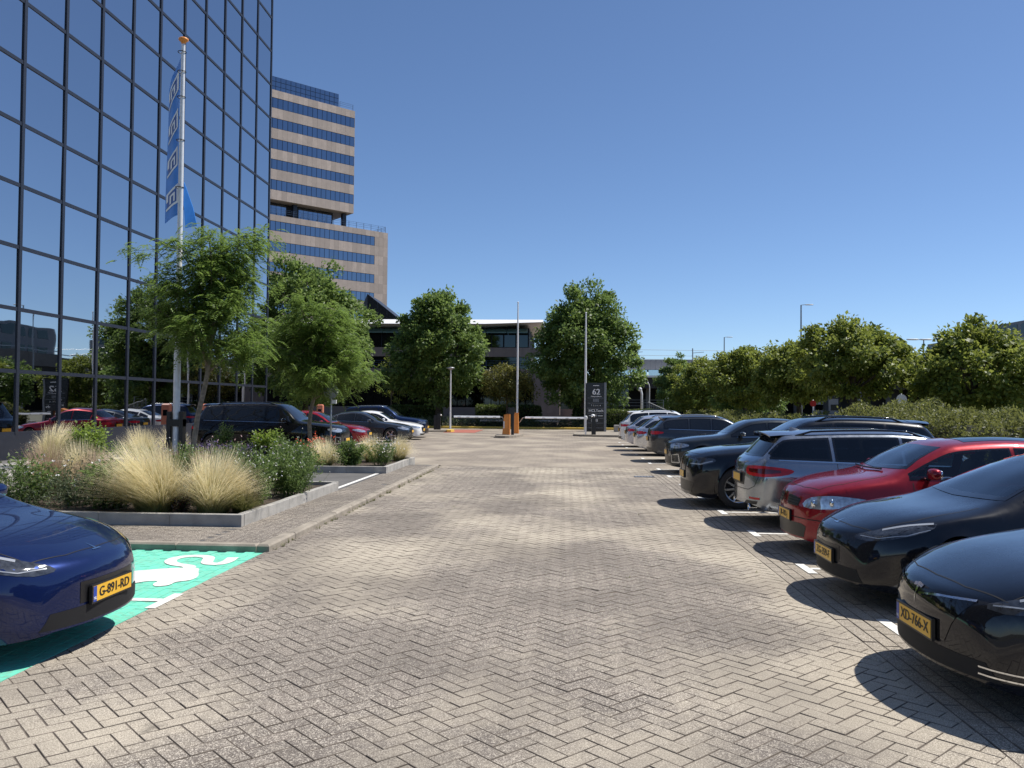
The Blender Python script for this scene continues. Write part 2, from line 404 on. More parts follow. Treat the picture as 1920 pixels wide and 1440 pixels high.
# ================================================================= glass office block
def mirror_glass(name, tint, rough=0.012, wob=0.15):
    t = NT(name)
    n = t.noise(0.55, 2); rnd = t.objrand()
    c = t.mix(t.ramp(rnd, [(0, 0), (1, 1)]), tuple(x*0.95 for x in tint), tuple(x*1.05 for x in tint))
    return t.surf(t.bsdf(c=c, m=1.0, r=rough, n=t.bump(n, wob, 0.02)))
M['mirror'] = mirror_glass('blue mirror glass', (0.485, 0.505, 0.535))
M['mirror2'] = mirror_glass('tower window glass', (0.22, 0.26, 0.32), 0.03)
M['mullion'] = plain('dark mullion', (0.016, 0.02, 0.032), 0.45)
M['dark'] = plain('dark inside', (0.02, 0.021, 0.023), 0.8)
XF = -16.0; PW, PH = 2.05, 1.825; Y0F = 43.95-16*PW; Z0F = 0.82
gb = empty('glass_office_block', (XF, 43.95, 0), 0, 'tall office block with blue mirrored glass facade and dark grid of mullions', 'building')
inv = Matrix.Translation((-XF, -43.95, 0))
def part(mb_, name, mat, root, inv_, **kw):
    o = mb_.build(name, mat, root, **kw); o.matrix_parent_inverse = inv_; return o
mb = MB(); mb.box(-52, XF-0.12, Y0F-6, 43.95-0.05, 0, 27.2); part(mb, 'core', M['dark'], gb, inv)
mb = MB(); mb.box(XF-0.11, XF+0.02, Y0F, 43.95, 0, Z0F-0.04); part(mb, 'plinth', M['mullion'], gb, inv)
pm = MB(); pm.box(-0.02, 0.0, -PW/2+0.035, PW/2-0.035, -PH/2+0.035, PH/2-0.035); pme = pm.mesh('pane'); pme.materials.append(M['mirror'])
rg = random.Random(5); NR = 14
for i in range(16):
    for j in range(NR):
        o = bpy.data.objects.new('pane', pme); col.objects.link(o); o.parent = gb; o.matrix_parent_inverse = inv
        o.location = (XF-0.02, Y0F+(i+0.5)*PW, Z0F+(j+0.5)*PH); o.rotation_euler = (0, rg.gauss(0, .0022), rg.gauss(0, .0022))
for i in range(17):
    mb = MB(); y = Y0F+i*PW; mb.box(XF-0.09, XF+0.02, y-0.065, y+0.065, Z0F-0.03, Z0F+NR*PH); part(mb, 'mullion', M['mullion'], gb, inv)
for j in range(NR+1):
    mb = MB(); z = Z0F+j*PH; mb.box(XF-0.08, XF+0.008, Y0F, 43.95, z-0.055, z+0.055); part(mb, 'transom', M['mullion'], gb, inv)

# ================================================================= stone tower
def stone(name, c, var=0.16):
    t = NT(name)
    f = t.objrand(); cc = t.mix(f, tuple(x*(1-var) for x in c), tuple(min(1, x*(1+var)) for x in c))
    cc = t.mix(t.ramp(t.noise(1.3, 5), [(0.35, 0.4), (0.65, 0.0)]), cc, tuple(x*0.72 for x in c))
    return t.surf(t.bsdf(c=cc, r=0.75, n=t.bump(t.noise(14, 4), 0.2, 0.01)))
M['tower_stone'] = stone('pink granite', (0.52, 0.42, 0.35))
M['low_stone'] = stone('brown granite', (0.34, 0.26, 0.22), 0.1)
M['winframe'] = plain('window frame', (0.02, 0.027, 0.045), 0.4)
M['rail'] = plain('railing metal', (0.10, 0.14, 0.22), 0.4, 0.3)
tw_dir = Vector((0.719, 0.695, 0)); 
TW = empty('stone_tower', (-32.4, 150, 0), math.atan2(0.695, 0.719), 'tall pinkish stone office tower with blue window bands behind the glass block', 'building')
# local frame: x along facade (0 = right corner of lower block, negative to the left), y = into the building, z up
def tpart(mb_, name, mat, **kw): return mb_.build(name, mat, TW, **kw)
MOD = 0.905
def band(z0, z1, xr, n, what):
    for k in range(n):
        o = bpy.data.objects.new('window' if what == 'w' else 'stone_panel', None)
        bpy.data.objects.remove(o)
        me = tw_mesh(what, z1-z0); o = bpy.data.objects.new('window' if what == 'w' else 'stone_panel', me); col.objects.link(o); o.parent = TW
        o.location = (xr-(k+0.5)*MOD, 0.06 if what == 'w' else 0.0, (z0+z1)/2)
        if what == 'w': o.rotation_euler = (rg.gauss(0, .004), 0, rg.gauss(0, .004))
_tm = {}
def tw_mesh(what, h):
    k = (what, round(h, 2))
    if k not in _tm:
        m_ = MB(); w = MOD/2-(0.045 if what == 'w' else 0.008); hh = h/2-(0.06 if what == 'w' else 0.006)
        m_.box(-w, w, -0.01, 0.05, -hh, hh); me = m_.mesh('window' if what == 'w' else 'stone_panel'); me.materials.append(M['mirror2'] if what == 'w' else M['tower_stone']); _tm[k] = me
    return _tm[k]
# upper block, its right corner 7.14 m left of the lower one
XU = -7.14; NU, NLW = 24, 30
UZ = TWZ_U; LZ = TWZ_L
for a, b, w in UZ: band(a, b, XU, NU, w)
for a, b, w, xr, n in LZ: band(a, b, xr, n, w)
zu0, zu1 = UZ[-1][0], UZ[0][1]; zl1 = max(b for a, b, w, xr, n in LZ)
mb = MB(); mb.box(XU-NU*MOD, XU-0.01, 0.08, 16, zu0+0.02, zu1-0.02); tpart(mb, 'upper_core', M['winframe'])
mb = MB(); mb.box(-NLW*MOD, -0.01, 0.08, 18, 0, zl1-0.02); tpart(mb, 'lower_core', M['winframe'])
mb = MB(); mb.box(XU-0.012, XU+0.03, -0.012, 16, zu0, zu1); tpart(mb, 'side_wall', M['tower_stone'])
mb = MB(); mb.box(-0.012, 0.03, -0.012, 18, 0, zl1); tpart(mb, 'side_wall', M['tower_stone'])
mb = MB(); mb.box(XU-NU*MOD, XU-0.02, 0.06, 16, zu0-0.02, zu0+0.015); tpart(mb, 'soffit', M['tower_stone'])
# recessed floor between the blocks
mb = MB(); mb.box(XU-NU*MOD, XU-2.9, 2.2, 14, zl1-0.05, zu0+0.01); tpart(mb, 'recess_core', M['dark'])
for k in range(7):
    mb = MB(); x = XU-3.2-k*MOD*1.0; mb.box(x-MOD*.93, x, 2.1, 2.19, zl1+0.5, zu0-0.25); tpart(mb, 'window', M['mirror2'])
for k in range(6):
    mb = MB(); x = XU-11.8-k*MOD; mb.box(x-MOD*.93, x, 2.1, 2.19, zl1+0.5, zu0-0.25); tpart(mb, 'window', M['mirror2'])
for x in (XU-1.2, XU-10.6, XU-19.5):
    mb = MB(); mb.box(x-.35, x+.35, 1.0, 1.7, zl1-.05, zu0); tpart(mb, 'column', M['mullion'])
def railing(x0, x1, y, z, h=1.15):
    m_ = MB(); n = int(abs(x1-x0)/1.5)
    for k in range(n+1):
        x = x0+(x1-x0)*k/max(1, n); m_.box(x-.03, x+.03, y-.03, y+.03, z, z+h)
    for f in (0.45, 0.75, 1.0): m_.box(min(x0,x1), max(x0,x1), y-.02, y+.02, z+h*f-.03, z+h*f)
    return m_
tpart(railing(XU-NU*MOD, -0.3, 0.35, zl1), 'railing', M['rail'])
tpart(railing(XU-2.8, XU-0.2, 0.35, zu1), 'railing', M['rail'])
mb = MB()
for k in range(12): mb.box(-0.33,-0.27, 0.35+k*1.4, 0.41+k*1.4, zl1, zl1+1.1)
for f in (.5, .8, 1.1): mb.box(-0.32,-0.28, 0.35, 16, zl1+f-.03, zl1+f)
tpart(mb, 'railing', M['rail'])
# glazed penthouse
zp0, zp1 = zu1, zu1+TWZ_P
for k in range(18):
    for j in range(3):
        mb = MB(); x = XU-2.95-k*MOD; h = (zp1-zp0)/3; mb.box(x-MOD+.04, x-.04, 0.5, 0.56, zp0+j*h+.04, zp0+(j+1)*h-.04); tpart(mb, 'window', M['mirror2'])
mb = MB(); mb.box(XU-2.95-20*MOD, XU-2.95, 0.53, 15, zp0, zp1); tpart(mb, 'penthouse_frame', M['winframe'])

# ================================================================= low office building behind the trees
LB = empty('low_office', (-8, 80, 0), 0, 'low brown stone office with flat white roof slab behind the round trees', 'building')
li = Matrix.Translation((8, -80, 0))
M['white_slab'] = plain('white roof edge', (0.78, 0.78, 0.78), 0.5, var=.05)
M['dark_glass'] = mirror_glass('dark office glass', (0.05, 0.06, 0.065), 0.05, .05)
M['teal_glass'] = plain('green awning', (0.16, 0.27, 0.24), 0.4)
def lp(name, mat, *b):
    m_ = MB(); m_.box(*b); return part(m_, name, mat, LB, li)
lp('core', M['dark'], -31, -3.4, 80.4, 96, 0, 9.2)
m_ = MB(); m_.prism([(78.2,9.42),(79.3,9.93),(97,9.93),(97,9.25),(79.6,9.25)], 0, -31.5, -7.5); m_.add([(-7.5,78.2,9.42),(-2.0,78.2,9.6),(-7.5,79.3,9.93),(-2.0,79.3,9.93),(-7.5,97,9.93),(-2.0,97,9.93),(-7.5,79.6,9.25),(-2.0,79.6,9.6),(-7.5,97,9.25),(-2.0,97,9.6)],[(0,1,3,2),(2,3,5,4),(1,0,6,7),(7,6,8,9),(1,7,9,5,3)]); part(m_, 'roof_slab', M['white_slab'], LB, li)
for k in range(14):
    x = -3.5-k*2.0; m_ = MB(); m_.prism([(79.0,8.62),(79.0,8.70),(80.2,9.15),(80.2,9.05)], 0, x-1.94, x); part(m_, 'awning', M['teal_glass'], LB, li)
for k in range(23):
    x = -3.45-k*1.2; lp('window', M['dark_glass'], x-1.15, x-.05, 80.2, 80.28, 7.35, 9.0)
for k in range(24):
    lp('mullion', M['mullion'], -3.42-k*1.2, -3.36-k*1.2, 80.1, 80.25, 7.3, 9.2)
ROWS = [(6.4,7.28), (3.95,5.22)]
for z0, z1 in ROWS:
    for k in range(24):
        x = -2.05-k*1.2; lp('stone_panel', M['low_stone'], x-1.19, x, 79.9, 80.15, z0, z1)
lp('recess_glass', M['dark_glass'], -31, -3.2, 80.3, 80.38, 5.2, 6.45)
m_ = railing(-31, -2.8, 80.0, 5.22, 0.8); part(m_, 'railing', M['rail'], LB, li)
for i in range(4):
    for j in range(6): 
        if j < 5 or i > 0: lp('stone_panel', M['low_stone'], -2.85+i*.62, -2.85+i*.62+.61, 79.88, 80.12, 0.0+j*1.02 if j else -.02, (j+1)*1.02-.012)
lp('end_wall', M['low_stone'], -2.86, -0.37, 80.13, 96, 0, 5.1)
for k in range(34):
    for j in range(2):
        x = -2.9-k*.82; lp('window', M['dark_glass'], x-.78, x-.04, 80.1, 80.18, 1.55 if not j else 2.75, 2.68 if not j else 3.93)
lp('plinth', M['low_stone'], -31, -2.88, 79.9, 80.3, 0, 1.5)
lp('right_glass', M['dark_glass'], -0.35, 6.5, 84, 84.3, 1.4, 4.4)
lp('right_wall', M['low_stone'], -0.35, 6.5, 83.9, 84.3, 0, 1.4)
# glass lean-to behind the roof slab
WG = empty('glass_wedge', (-17, 99, 0), 0, 'sloping dark glass wedge roof behind the white roof slab', 'roof')
wi = Matrix.Translation((17, -99, 0)); SC = 99/80.
xs = [-19.2, -18.2, -17.25, -16.35, -15.6]
for a, b in zip(xs[:-1], xs[1:]):
    f = lambda x: 9.4+2.9*max(0, (-15.4-x)/3.8)
    m_ = MB(); m_.prism([(a*SC+.05, 9*SC*1.0),(b*SC-.05, 9*SC),(b*SC-.05, f(b)*SC-.3),(a*SC+.05, f(a)*SC-.3)], 1, 98.9, 99.0); part(m_, 'pane', M['mirror2'] if a < -16.5 else M['dark_glass'], WG, wi)
m_ = MB(); m_.prism([(-19.6*SC,8*SC),(-15.4*SC,8*SC),(-15.4*SC,9.2*SC),(-19.2*SC,12.15*SC),(-19.6*SC,11.2*SC)], 1, 99.02, 106); part(m_, 'frame', M['mullion'], WG, wi)
# ================================================================= cars
def pchip(pts):
    xs = [p[0] for p in pts]; ys = [p[1] for p in pts]; n = len(xs)
    h = [xs[i+1]-xs[i] for i in range(n-1)]; d = [(ys[i+1]-ys[i])/h[i] for i in range(n-1)]
    m = [0.0]*n
    for i in range(1, n-1):
        if d[i-1]*d[i] > 0:
            w1, w2 = 2*h[i]+h[i-1], h[i]+2*h[i-1]; m[i] = (w1+w2)/(w1/d[i-1]+w2/d[i])
    m[0], m[-1] = d[0], d[-1]
    def f(x):
        if x <= xs[0]: return ys[0]
        if x >= xs[-1]: return ys[-1]
        lo, hi = 0, n-1
        while hi-lo > 1:
            k = (lo+hi)//2
            if xs[k] <= x: lo = k
            else: hi = k
        t = (x-xs[lo])/h[lo]; t2, t3 = t*t, t*t*t
        return (2*t3-3*t2+1)*ys[lo]+(t3-2*t2+t)*h[lo]*m[lo]+(-2*t3+3*t2)*ys[lo+1]+(t3-t2)*h[lo]*m[lo+1]
    return f
def carpaint(name, c, flake=0.35, rough=0.32):
    t = NT(name)
    f = t.n('TexVoronoi', {'Vector': t.obj(), 'Scale': 900.0}).outputs['Color']
    cc = t.mix(t.ramp(f, [(0.3, 0.0), (0.9, 0.35)]), c, tuple(min(1, x*1.9+.004) for x in c))
    dust = t.noise(14, 5)
    rr = t.ramp(dust, [(0.3, rough*.85), (0.8, rough*1.2)])
    return t.surf(t.bsdf(c=cc, m=flake, r=rr, coat=1.0, coatr=0.015, spec=0.08))
M['p_black'] = carpaint('black paint', (0.003, 0.003, 0.004), 0.0)
M['p_navyblack'] = carpaint('blue black paint', (0.0035, 0.0045, 0.008), 0.0)
M['p_blue'] = carpaint('deep blue paint', (0.006, 0.015, 0.072), 0.5)
M['p_red'] = carpaint('red paint', (0.22, 0.007, 0.013), 0.35)
M['p_grey'] = carpaint('steel grey paint', (0.27, 0.295, 0.33), 0.85, .2)
M['p_silver'] = carpaint('silver paint', (0.60, 0.62, 0.65), 0.75, .2)
M['p_lilac'] = carpaint('pale grey paint', (0.46, 0.47, 0.53), 0.6, .22)
M['p_white'] = carpaint('white paint', (0.72, 0.72, 0.71), 0.0)
M['p_dgrey'] = carpaint('dark grey paint', (0.045, 0.05, 0.058), 0.6)
M['p_navy'] = carpaint('navy paint', (0.008, 0.018, 0.06), 0.5)
M['p_anth'] = carpaint('anthracite paint', (0.025, 0.03, 0.034), 0.5)
def carglass(name, tint, refl=1.5):
    t = NT(name)
    tr = t.n('BsdfTransparent', {'Color': tint+(1,)}); gl = t.n('BsdfGlossy', {'Color': (1, 1, 1, 1), 'Roughness': 0.01})
    fr = t.n('Fresnel', {'IOR': refl}); k = t.n('Math', {0: fr.outputs[0], 1: 1.4}, operation='MULTIPLY', use_clamp=True)
    mx = t.n('MixShader', {0: k.outputs[0], 1: tr.outputs[0], 2: gl.outputs[0]}); return t.surf(mx.outputs[0])
M['cglass'] = carglass('car glass', (0.66, 0.72, 0.70)); M['cglass_dark'] = carglass('tinted car glass', (0.16, 0.17, 0.175))
t = NT('opaque car glass'); M['cglass_op'] = t.surf(t.bsdf(c=(0.012, 0.014, 0.017), r=0.02, spec=0.8))
M['blacktrim'] = plain('black trim', (0.012, 0.012, 0.013), 0.35, var=.05)
M['gloss_black'] = plain('gloss black', (0.006, 0.006, 0.007), 0.06, var=.02, coat=0.5)
M['rubber'] = plain('tyre rubber', (0.016, 0.016, 0.017), 0.8, bump=.002, nscale=20)
M['chrome'] = plain('chrome', (0.75, 0.76, 0.78), 0.09, 1.0, var=.03)
M['alloy'] = plain('alloy wheel', (0.48, 0.49, 0.5), 0.25, 0.9, var=.05)
M['alloy_dark'] = plain('dark alloy', (0.05, 0.05, 0.055), 0.3, 0.6, var=.05)
M['lamp_clear'] = plain('headlamp lens', (0.50, 0.53, 0.56), 0.06, 0.6, var=.35, nscale=22, coat=1)
M['lamp_dark'] = plain('dark headlamp', (0.07, 0.075, 0.085), 0.06, 0.4, var=.5, nscale=25, coat=1)
M['lamp_strip'] = plain('lamp light guide', (0.42, 0.44, 0.47), 0.15, 0.3, var=.05)
M['lamp_red'] = plain('tail lamp', (0.45, 0.006, 0.010), 0.2, 0.0, var=.3, nscale=12, coat=.35)
M['lamp_red_dark'] = plain('tail lamp inner', (0.10, 0.004, 0.006), 0.1, 0.0, var=.3, nscale=12, coat=1)
M['plate_y'] = plain('plate yellow', (0.78, 0.44, 0.035), 0.35, var=.03)
M['plate_b'] = plain('plate blue', (0.02, 0.06, 0.33), 0.35, var=.03)
M['plate_t'] = plain('plate black', (0.012, 0.012, 0.012), 0.5)
M['white_txt'] = plain('white lettering', (0.85, 0.85, 0.85), 0.5, var=.02)
M['interior'] = plain('dark upholstery', (0.05, 0.05, 0.053), 0.75, var=.2)
M['seam'] = plain('panel gap', (0.004, 0.004, 0.005), 0.7)

def text_mesh(s, size, ext=0.0008, align='CENTER', spacing=1.0):
    cu = bpy.data.curves.new('txt', 'FONT'); cu.body = s; cu.size = size; cu.extrude = ext; cu.align_x = align; cu.align_y = 'CENTER'; cu.space_character = spacing
    cu.resolution_u = 3
    o = bpy.data.objects.new('txt', cu); col.objects.link(o); bpy.context.view_layer.update()
    me = bpy.data.meshes.new_from_object(o.evaluated_get(bpy.context.evaluated_depsgraph_get()))
    bpy.data.objects.remove(o); bpy.data.curves.remove(cu); return me
def bold(me, f):   # thicken lettering a little by doubling it sideways
    bm = bmesh.new(); bm.from_mesh(me); g = bmesh.ops.duplicate(bm, geom=bm.verts[:]+bm.edges[:]+bm.faces[:])['geom']
    bmesh.ops.translate(bm, verts=[v for v in g if isinstance(v, bmesh.types.BMVert)], vec=(f, 0, 0.00025)); bm.to_mesh(me); bm.free(); return me
def pip(p, poly):
    x, y = p; c = False; n = len(poly); j = n-1
    for i in range(n):
        xi, yi = poly[i]; xj, yj = poly[j]
        if (yi > y) != (yj > y) and x < (xj-xi)*(y-yi)/(yj-yi)+xi: c = not c
        j = i
    return c
def inset(poly, d):
    n = len(poly); area = sum(poly[i][0]*poly[(i+1) % n][1]-poly[(i+1) % n][0]*poly[i][1] for i in range(n)); s = 1 if area > 0 else -1
    out = []
    for i in range(n):
        a, b, c = Vector(poly[i-1]), Vector(poly[i]), Vector(poly[(i+1) % n])
        e1 = b-a; e2 = c-b
        e1 = e1.normalized() if e1.length > 1e-7 else Vector((1, 0)); e2 = e2.normalized() if e2.length > 1e-7 else e1
        n1, n2 = Vector((-e1.y, e1.x))*s, Vector((-e2.y, e2.x))*s
        m_ = n1+n2; k = max(0.35, (1+n1.dot(n2))/2)
        out.append(tuple(b+m_.normalized()*d/math.sqrt(k) if m_.length > 1e-6 else b+n1*d))
    return out
def densify(poly, h):
    out = []; n = len(poly)
    for i in range(n):
        a, b = poly[i], poly[(i+1) % n]; k = max(1, int(math.hypot(b[0]-a[0], b[1]-a[1])/h))
        out += [(a[0]+(b[0]-a[0])*q/k, a[1]+(b[1]-a[1])*q/k) for q in range(k)]
    return out

class Car:
    def __init__(s, sp):
        s.sp = sp; s.L = sp['L']; s.f = {k: pchip(sp[k]) for k in ('top', 'belt', 'w', 'wr', 'sill')}
        s.root = None; s.cuts = []
        s.make_body()
    def section(s, x):
        f = s.f; sp = s.sp; L = s.L
        W, b, t, q, r_ = f['w'](x), f['belt'](x), f['top'](x), f['sill'](x), f['wr'](x)
        e = min(x, L-x); rr = sp.get('endr', 0.09)
        if e < rr:
            k = 1-math.sqrt(max(0, 1-(1-e/rr)**2)); i = 0.055*k; W -= i; t -= i*.9; q += i*.35; b -= i*.7; r_ -= i*.6
        b = min(b, t-0.012); r_ = min(r_, W-0.10)
        zr = t-min(max(0.30*(t-b), 0.008), sp.get('drop', 0.075))
        sh = sp.get('shoulder', 0.045)
        P = [(W-0.075, q), (W-0.034, q+0.09*(b-q)/.6), (W-0.020, q+(b-q)*0.34), (W-.006, q+(b-q)*0.56), (W, q+(b-q)*0.68), (W-0.030, q+(b-q)*0.86), (W-sh-.030, b),
             ((W-sh-.030)*.52+r_*.48+0.016, b+(zr-b)*.5), (r_, zr), (r_*.62, t-(t-zr)*.22), (0.0, t)]
        P = P+[(-P[-2][0], P[-2][1])]
        # Catmull-Rom, chord length
        T = [0.0]
        for i in range(1, len(P)): T.append(T[-1]+max(1e-4, math.hypot(P[i][0]-P[i-1][0], P[i][1]-P[i-1][1]))**0.7)
        out = []; marks = {}
        for i in range(len(P)-2):
            p1, p2 = P[i], P[i+1]; p0 = P[i-1] if i else (2*p1[0]-p2[0], 2*p1[1]-p2[1]); p3 = P[i+2]
            h = T[i+1]-T[i]; h0 = T[i]-T[i-1] if i else h; h2 = T[i+2]-T[i+1]
            if i == 6: marks['belt'] = len(out)
            for k in range(6):
                u = k/6.0; res = []
                for c in (0, 1):
                    m1 = ((p2[c]-p1[c])/h*h0+(p1[c]-p0[c])/h0*h)/(h+h0); m2 = ((p3[c]-p2[c])/h2*h+(p2[c]-p1[c])/h*h2)/(h+h2)
                    res.append((2*u**3-3*u*u+1)*p1[c]+(u**3-2*u*u+u)*h*m1+(-2*u**3+3*u*u)*p2[c]+(u**3-u*u)*h*m2)
                out.append((max(0, res[0]), res[1]))
        out.append((0.0, t)); return out, marks['belt']
    def resample(s, pl, n):
        d = [0.0]
        for i in range(1, len(pl)): d.append(d[-1]+math.hypot(pl[i][0]-pl[i-1][0], pl[i][1]-pl[i-1][1]))
        out = []; k = 0
        for i in range(n+1):
            t = d[-1]*i/n
            while k < len(d)-2 and d[k+1] < t: k += 1
            u = (t-d[k])/max(1e-9, d[k+1]-d[k]); out.append((pl[k][0]+(pl[k+1][0]-pl[k][0])*u, pl[k][1]+(pl[k+1][1]-pl[k][1])*u))
        return out
    def deform(s, x, y, z):
        sp = s.sp; L = s.L; W = sp.get('Wm', 0.92)
        bl = sp.get('bowlen', 0.9)
        if x < bl: x = x+sp.get('bowF', 0.25)*(abs(y)/W)**2.3*(1-x/bl)**2
        if x > L-0.8: x = x-sp.get('bowR', 0.18)*(abs(y)/W)**2.3*(1-(L-x)/0.8)**2
        if x < 0.6 and 'leanF' in sp: x += sp['leanF'](z)*(1-x/0.6)**2
        if x > L-0.6 and 'leanR' in sp: x -= sp['leanR'](z)*(1-(L-x)/0.6)**2
        return (x, y, z)
    def make_body(s):
        sp = s.sp; L = s.L; ra, rz_ = sp['ra'], sp['rw']; NL, NU = 13, 24
        xs = set([0, 0.008, 0.022, 0.042, 0.066, 0.095, 0.13, 0.17, L, L-0.008, L-0.022, L-0.042, L-0.066, L-0.095, L-0.13, L-0.17])
        k = int((L-0.4)/sp.get('step', 0.055))
        for i in range(k+1): xs.add(round(0.2+(L-0.4)*i/k, 4))
        for xc in sp['axles']:
            xs = {x for x in xs if abs(abs(x-xc)-ra) > 0.012}
            xs |= {xc-ra, xc-ra+0.002, xc+ra, xc+ra-0.002, xc-ra+0.012, xc+ra-0.012, xc-ra+.03, xc+ra-.03}
        xs = sorted(xs); rows = []
        for x in xs:
            pl, bi = s.section(x); zb = pl[0][1]
            for xc in sp['axles']:
                dx = abs(x-xc)
                if dx < ra-0.0005: zb = max(zb, math.sqrt(ra*ra-dx*dx)+rz_)
            low = pl[:bi+1]
            if zb > low[0][1]+1e-4:
                i = 0
                while i < len(low)-2 and low[i+1][1] < zb: i += 1
                u = (zb-low[i][1])/max(1e-6, low[i+1][1]-low[i][1]); u = max(0, min(1, u))
                low = [(low[i][0]+(low[i+1][0]-low[i][0])*u, zb)]+low[i+1:]
            a = s.resample(low, NL); b = s.resample(pl[bi:], NU); sec = a+b[1:]
            o = []
            for (y, z) in sec:
                for xc in sp['axles']:
                    d = math.hypot(x-xc, z-rz_)-ra
                    if -0.01 < d < 0.07 and y > 0.3: y += sp.get('flare', 0.014)*(1-max(d, 0)/0.07)**1.5
                o.append(s.deform(x, y, z))
            rows.append(o)
        n = len(rows[0]); V = []; Fc = []
        idx = []
        for o in rows:
            r_ = [];
            for (x, y, z) in o: V.append((x, y, z)); r_.append(len(V)-1)
            l_ = []
            for j, (x, y, z) in enumerate(o):
                if j == n-1: l_.append(r_[-1])
                else: V.append((x, -y, z)); l_.append(len(V)-1)
            idx.append((r_, l_))
        for i in range(len(rows)-1):
            for j in range(n-1):
                a, b = idx[i][0], idx[i+1][0]; Fc.append((a[j], a[j+1], b[j+1], b[j]))
                a, b = idx[i][1], idx[i+1][1]; Fc.append((a[j], b[j], b[j+1], a[j+1]))
        # end caps
        for end, flip in ((0, False), (len(rows)-1, True)):
            xe = xs[end]; pl, bi = s.section(xe); m_ = 14; grid = []
            for j in range(n-1):
                r_, l_ = idx[end][0][j], idx[end][1][j]; y0 = V[r_][1]; z0 = V[r_][2]; row = [r_]
                for q in range(1, m_):
                    y = y0*(1-2*q/m_); V.append(s.deform(xe, y, z0)); row.append(len(V)-1)
                row.append(l_); grid.append(row)
            for j in range(n-2):
                for q in range(m_):
                    f = (grid[j][q], grid[j][q+1], grid[j+1][q+1], grid[j+1][q]); Fc.append(f if not flip else f[::-1])
            j = n-2
            for q in range(m_):
                f = (grid[j][q], grid[j][q+1], idx[end][0][n-1]); Fc.append(f if not flip else f[::-1])
        s.V = [Vector(v) for v in V]; s.F = Fc
        s.bvh = BVHTree.FromPolygons(s.V, s.F)
    # ---- laying polygons on the body
    def hit(s, p, d):
        loc, nor, i, dist = s.bvh.ray_cast(p-d*3, d)
        if loc is None or dist > 6: 
            loc, nor, i, dist = s.bvh.find_nearest(p)
        if nor.dot(d) > 0: nor = -nor
        return loc, nor
    def frame(s, d):
        e1 = Vector((0, 0, 1)).cross(d)
        e1 = Vector((0, 1, 0)) if e1.length < 1e-4 else e1.normalized(); e2 = d.cross(e1).normalized(); return e1, e2
    def patch(s, name, p3, d, mat, off=0.004, ring=None, hole=False, h=0.05, parent=None, sides=(1,), smooth_it=0, label=None, cut=False):
        res = []
        for sd in sides:
            dd = Vector((d[0], d[1]*sd, d[2])).normalized(); e1, e2 = s.frame(dd)
            P2 = [(Vector((p[0], p[1]*sd, p[2])).dot(e1), Vector((p[0], p[1]*sd, p[2])).dot(e2)) for p in p3]
            if smooth_it: P2 = smooth_poly(P2, smooth_it)
            base = sum((Vector((p[0], p[1]*sd, p[2])) for p in p3), Vector())/len(p3); dep = base.dot(dd)
            outer = densify(P2, h)
            def build(poly, inner=None):
                vs2 = [Vector(p) for p in poly]; n = len(poly); ed = [(i, (i+1) % n) for i in range(n)]
                if inner:
                    m_ = len(inner); vs2 += [Vector(p) for p in inner]; ed += [(n+i, n+(i+1) % m_) for i in range(m_)]
                else:
                    x0, x1 = min(p[0] for p in poly), max(p[0] for p in poly); y0, y1 = min(p[1] for p in poly), max(p[1] for p in poly)
                    ins = inset(poly, h*.45); x = x0
                    while x < x1:
                        y = y0
                        while y < y1:
                            if pip((x, y), ins): vs2.append(Vector((x, y)))
                            y += h
                        x += h
                ov, oe, of, _, _, _ = delaunay_2d_cdt(vs2, ed, [], 1, 1e-5)
                if inner: of = [f for f in of if not pip((sum(ov[i][0] for i in f)/len(f), sum(ov[i][1] for i in f)/len(f)), inner) and pip((sum(ov[i][0] for i in f)/len(f), sum(ov[i][1] for i in f)/len(f)), poly)]
                mb_ = MB(); vv = []
                for p in ov:
                    q = e1*p[0]+e2*p[1]+dd*dep; loc, nor = s.hit(q, dd); vv.append(tuple(loc+nor*off))
                ff = []
                for f in of:
                    a, b, c = [Vector(vv[i]) for i in f[:3]]
                    ff.append(tuple(f) if (b-a).cross(c-a).dot(dd) < 0 else tuple(f)[::-1])
                mb_.add(vv, ff); return mb_
            if ring:
                inn = inset(P2, ring); inn_d = densify(inn, h)
                o1 = build(outer, inn_d).build(name+'_frame', M['gloss_black'], None, smooth=True)
                o2 = build(inn_d).build(name, mat, parent or s.root, smooth=True); o1.parent = o2; res.append(o2)
                if cut: s.cuts.append((inset(P2, ring*0.25), e1, e2, dd))
            else:
                o2 = build(outer).build(name, mat, parent or s.root, smooth=True); res.append(o2)
            if label: o2['label'] = label
        return res if len(res) > 1 else res[0]
    def ribbon(s, name, p3, d, w, mat, off=0.002, parent=None, sides=(1,), n=14):
        for sd in sides:
            dd = Vector((d[0], d[1]*sd, d[2])).normalized(); e1, e2 = s.frame(dd)
            pts = []
            for a, b in zip(p3[:-1], p3[1:]):
                for k in range(n): pts.append([a[i]+(b[i]-a[i])*k/n for i in range(3)])
            pts.append(list(p3[-1])); pts = [Vector((p[0], p[1]*sd, p[2])) for p in pts]
            vv = []
            for i, p in enumerate(pts):
                t_ = pts[min(i+1, len(pts)-1)]-pts[max(i-1, 0)]; sdv = t_.cross(dd)
                sdv = sdv.normalized() if sdv.length > 1e-6 else e1
                for q in (-1, 1):
                    loc, nor = s.hit(p+sdv*w/2*q, dd); vv.append(tuple(loc+nor*off))
            mb_ = MB(); mb_.add(vv, [(2*i, 2*i+1, 2*i+3, 2*i+2) for i in range(len(pts)-1)]); mb_.build(name, mat, parent or s.root, smooth=True)
    def rail_z(s, x): 
        t, b = s.f['top'](x), s.f['belt'](x); return t-min(max(0.30*(t-b), 0.008), s.sp.get('drop', 0.075))
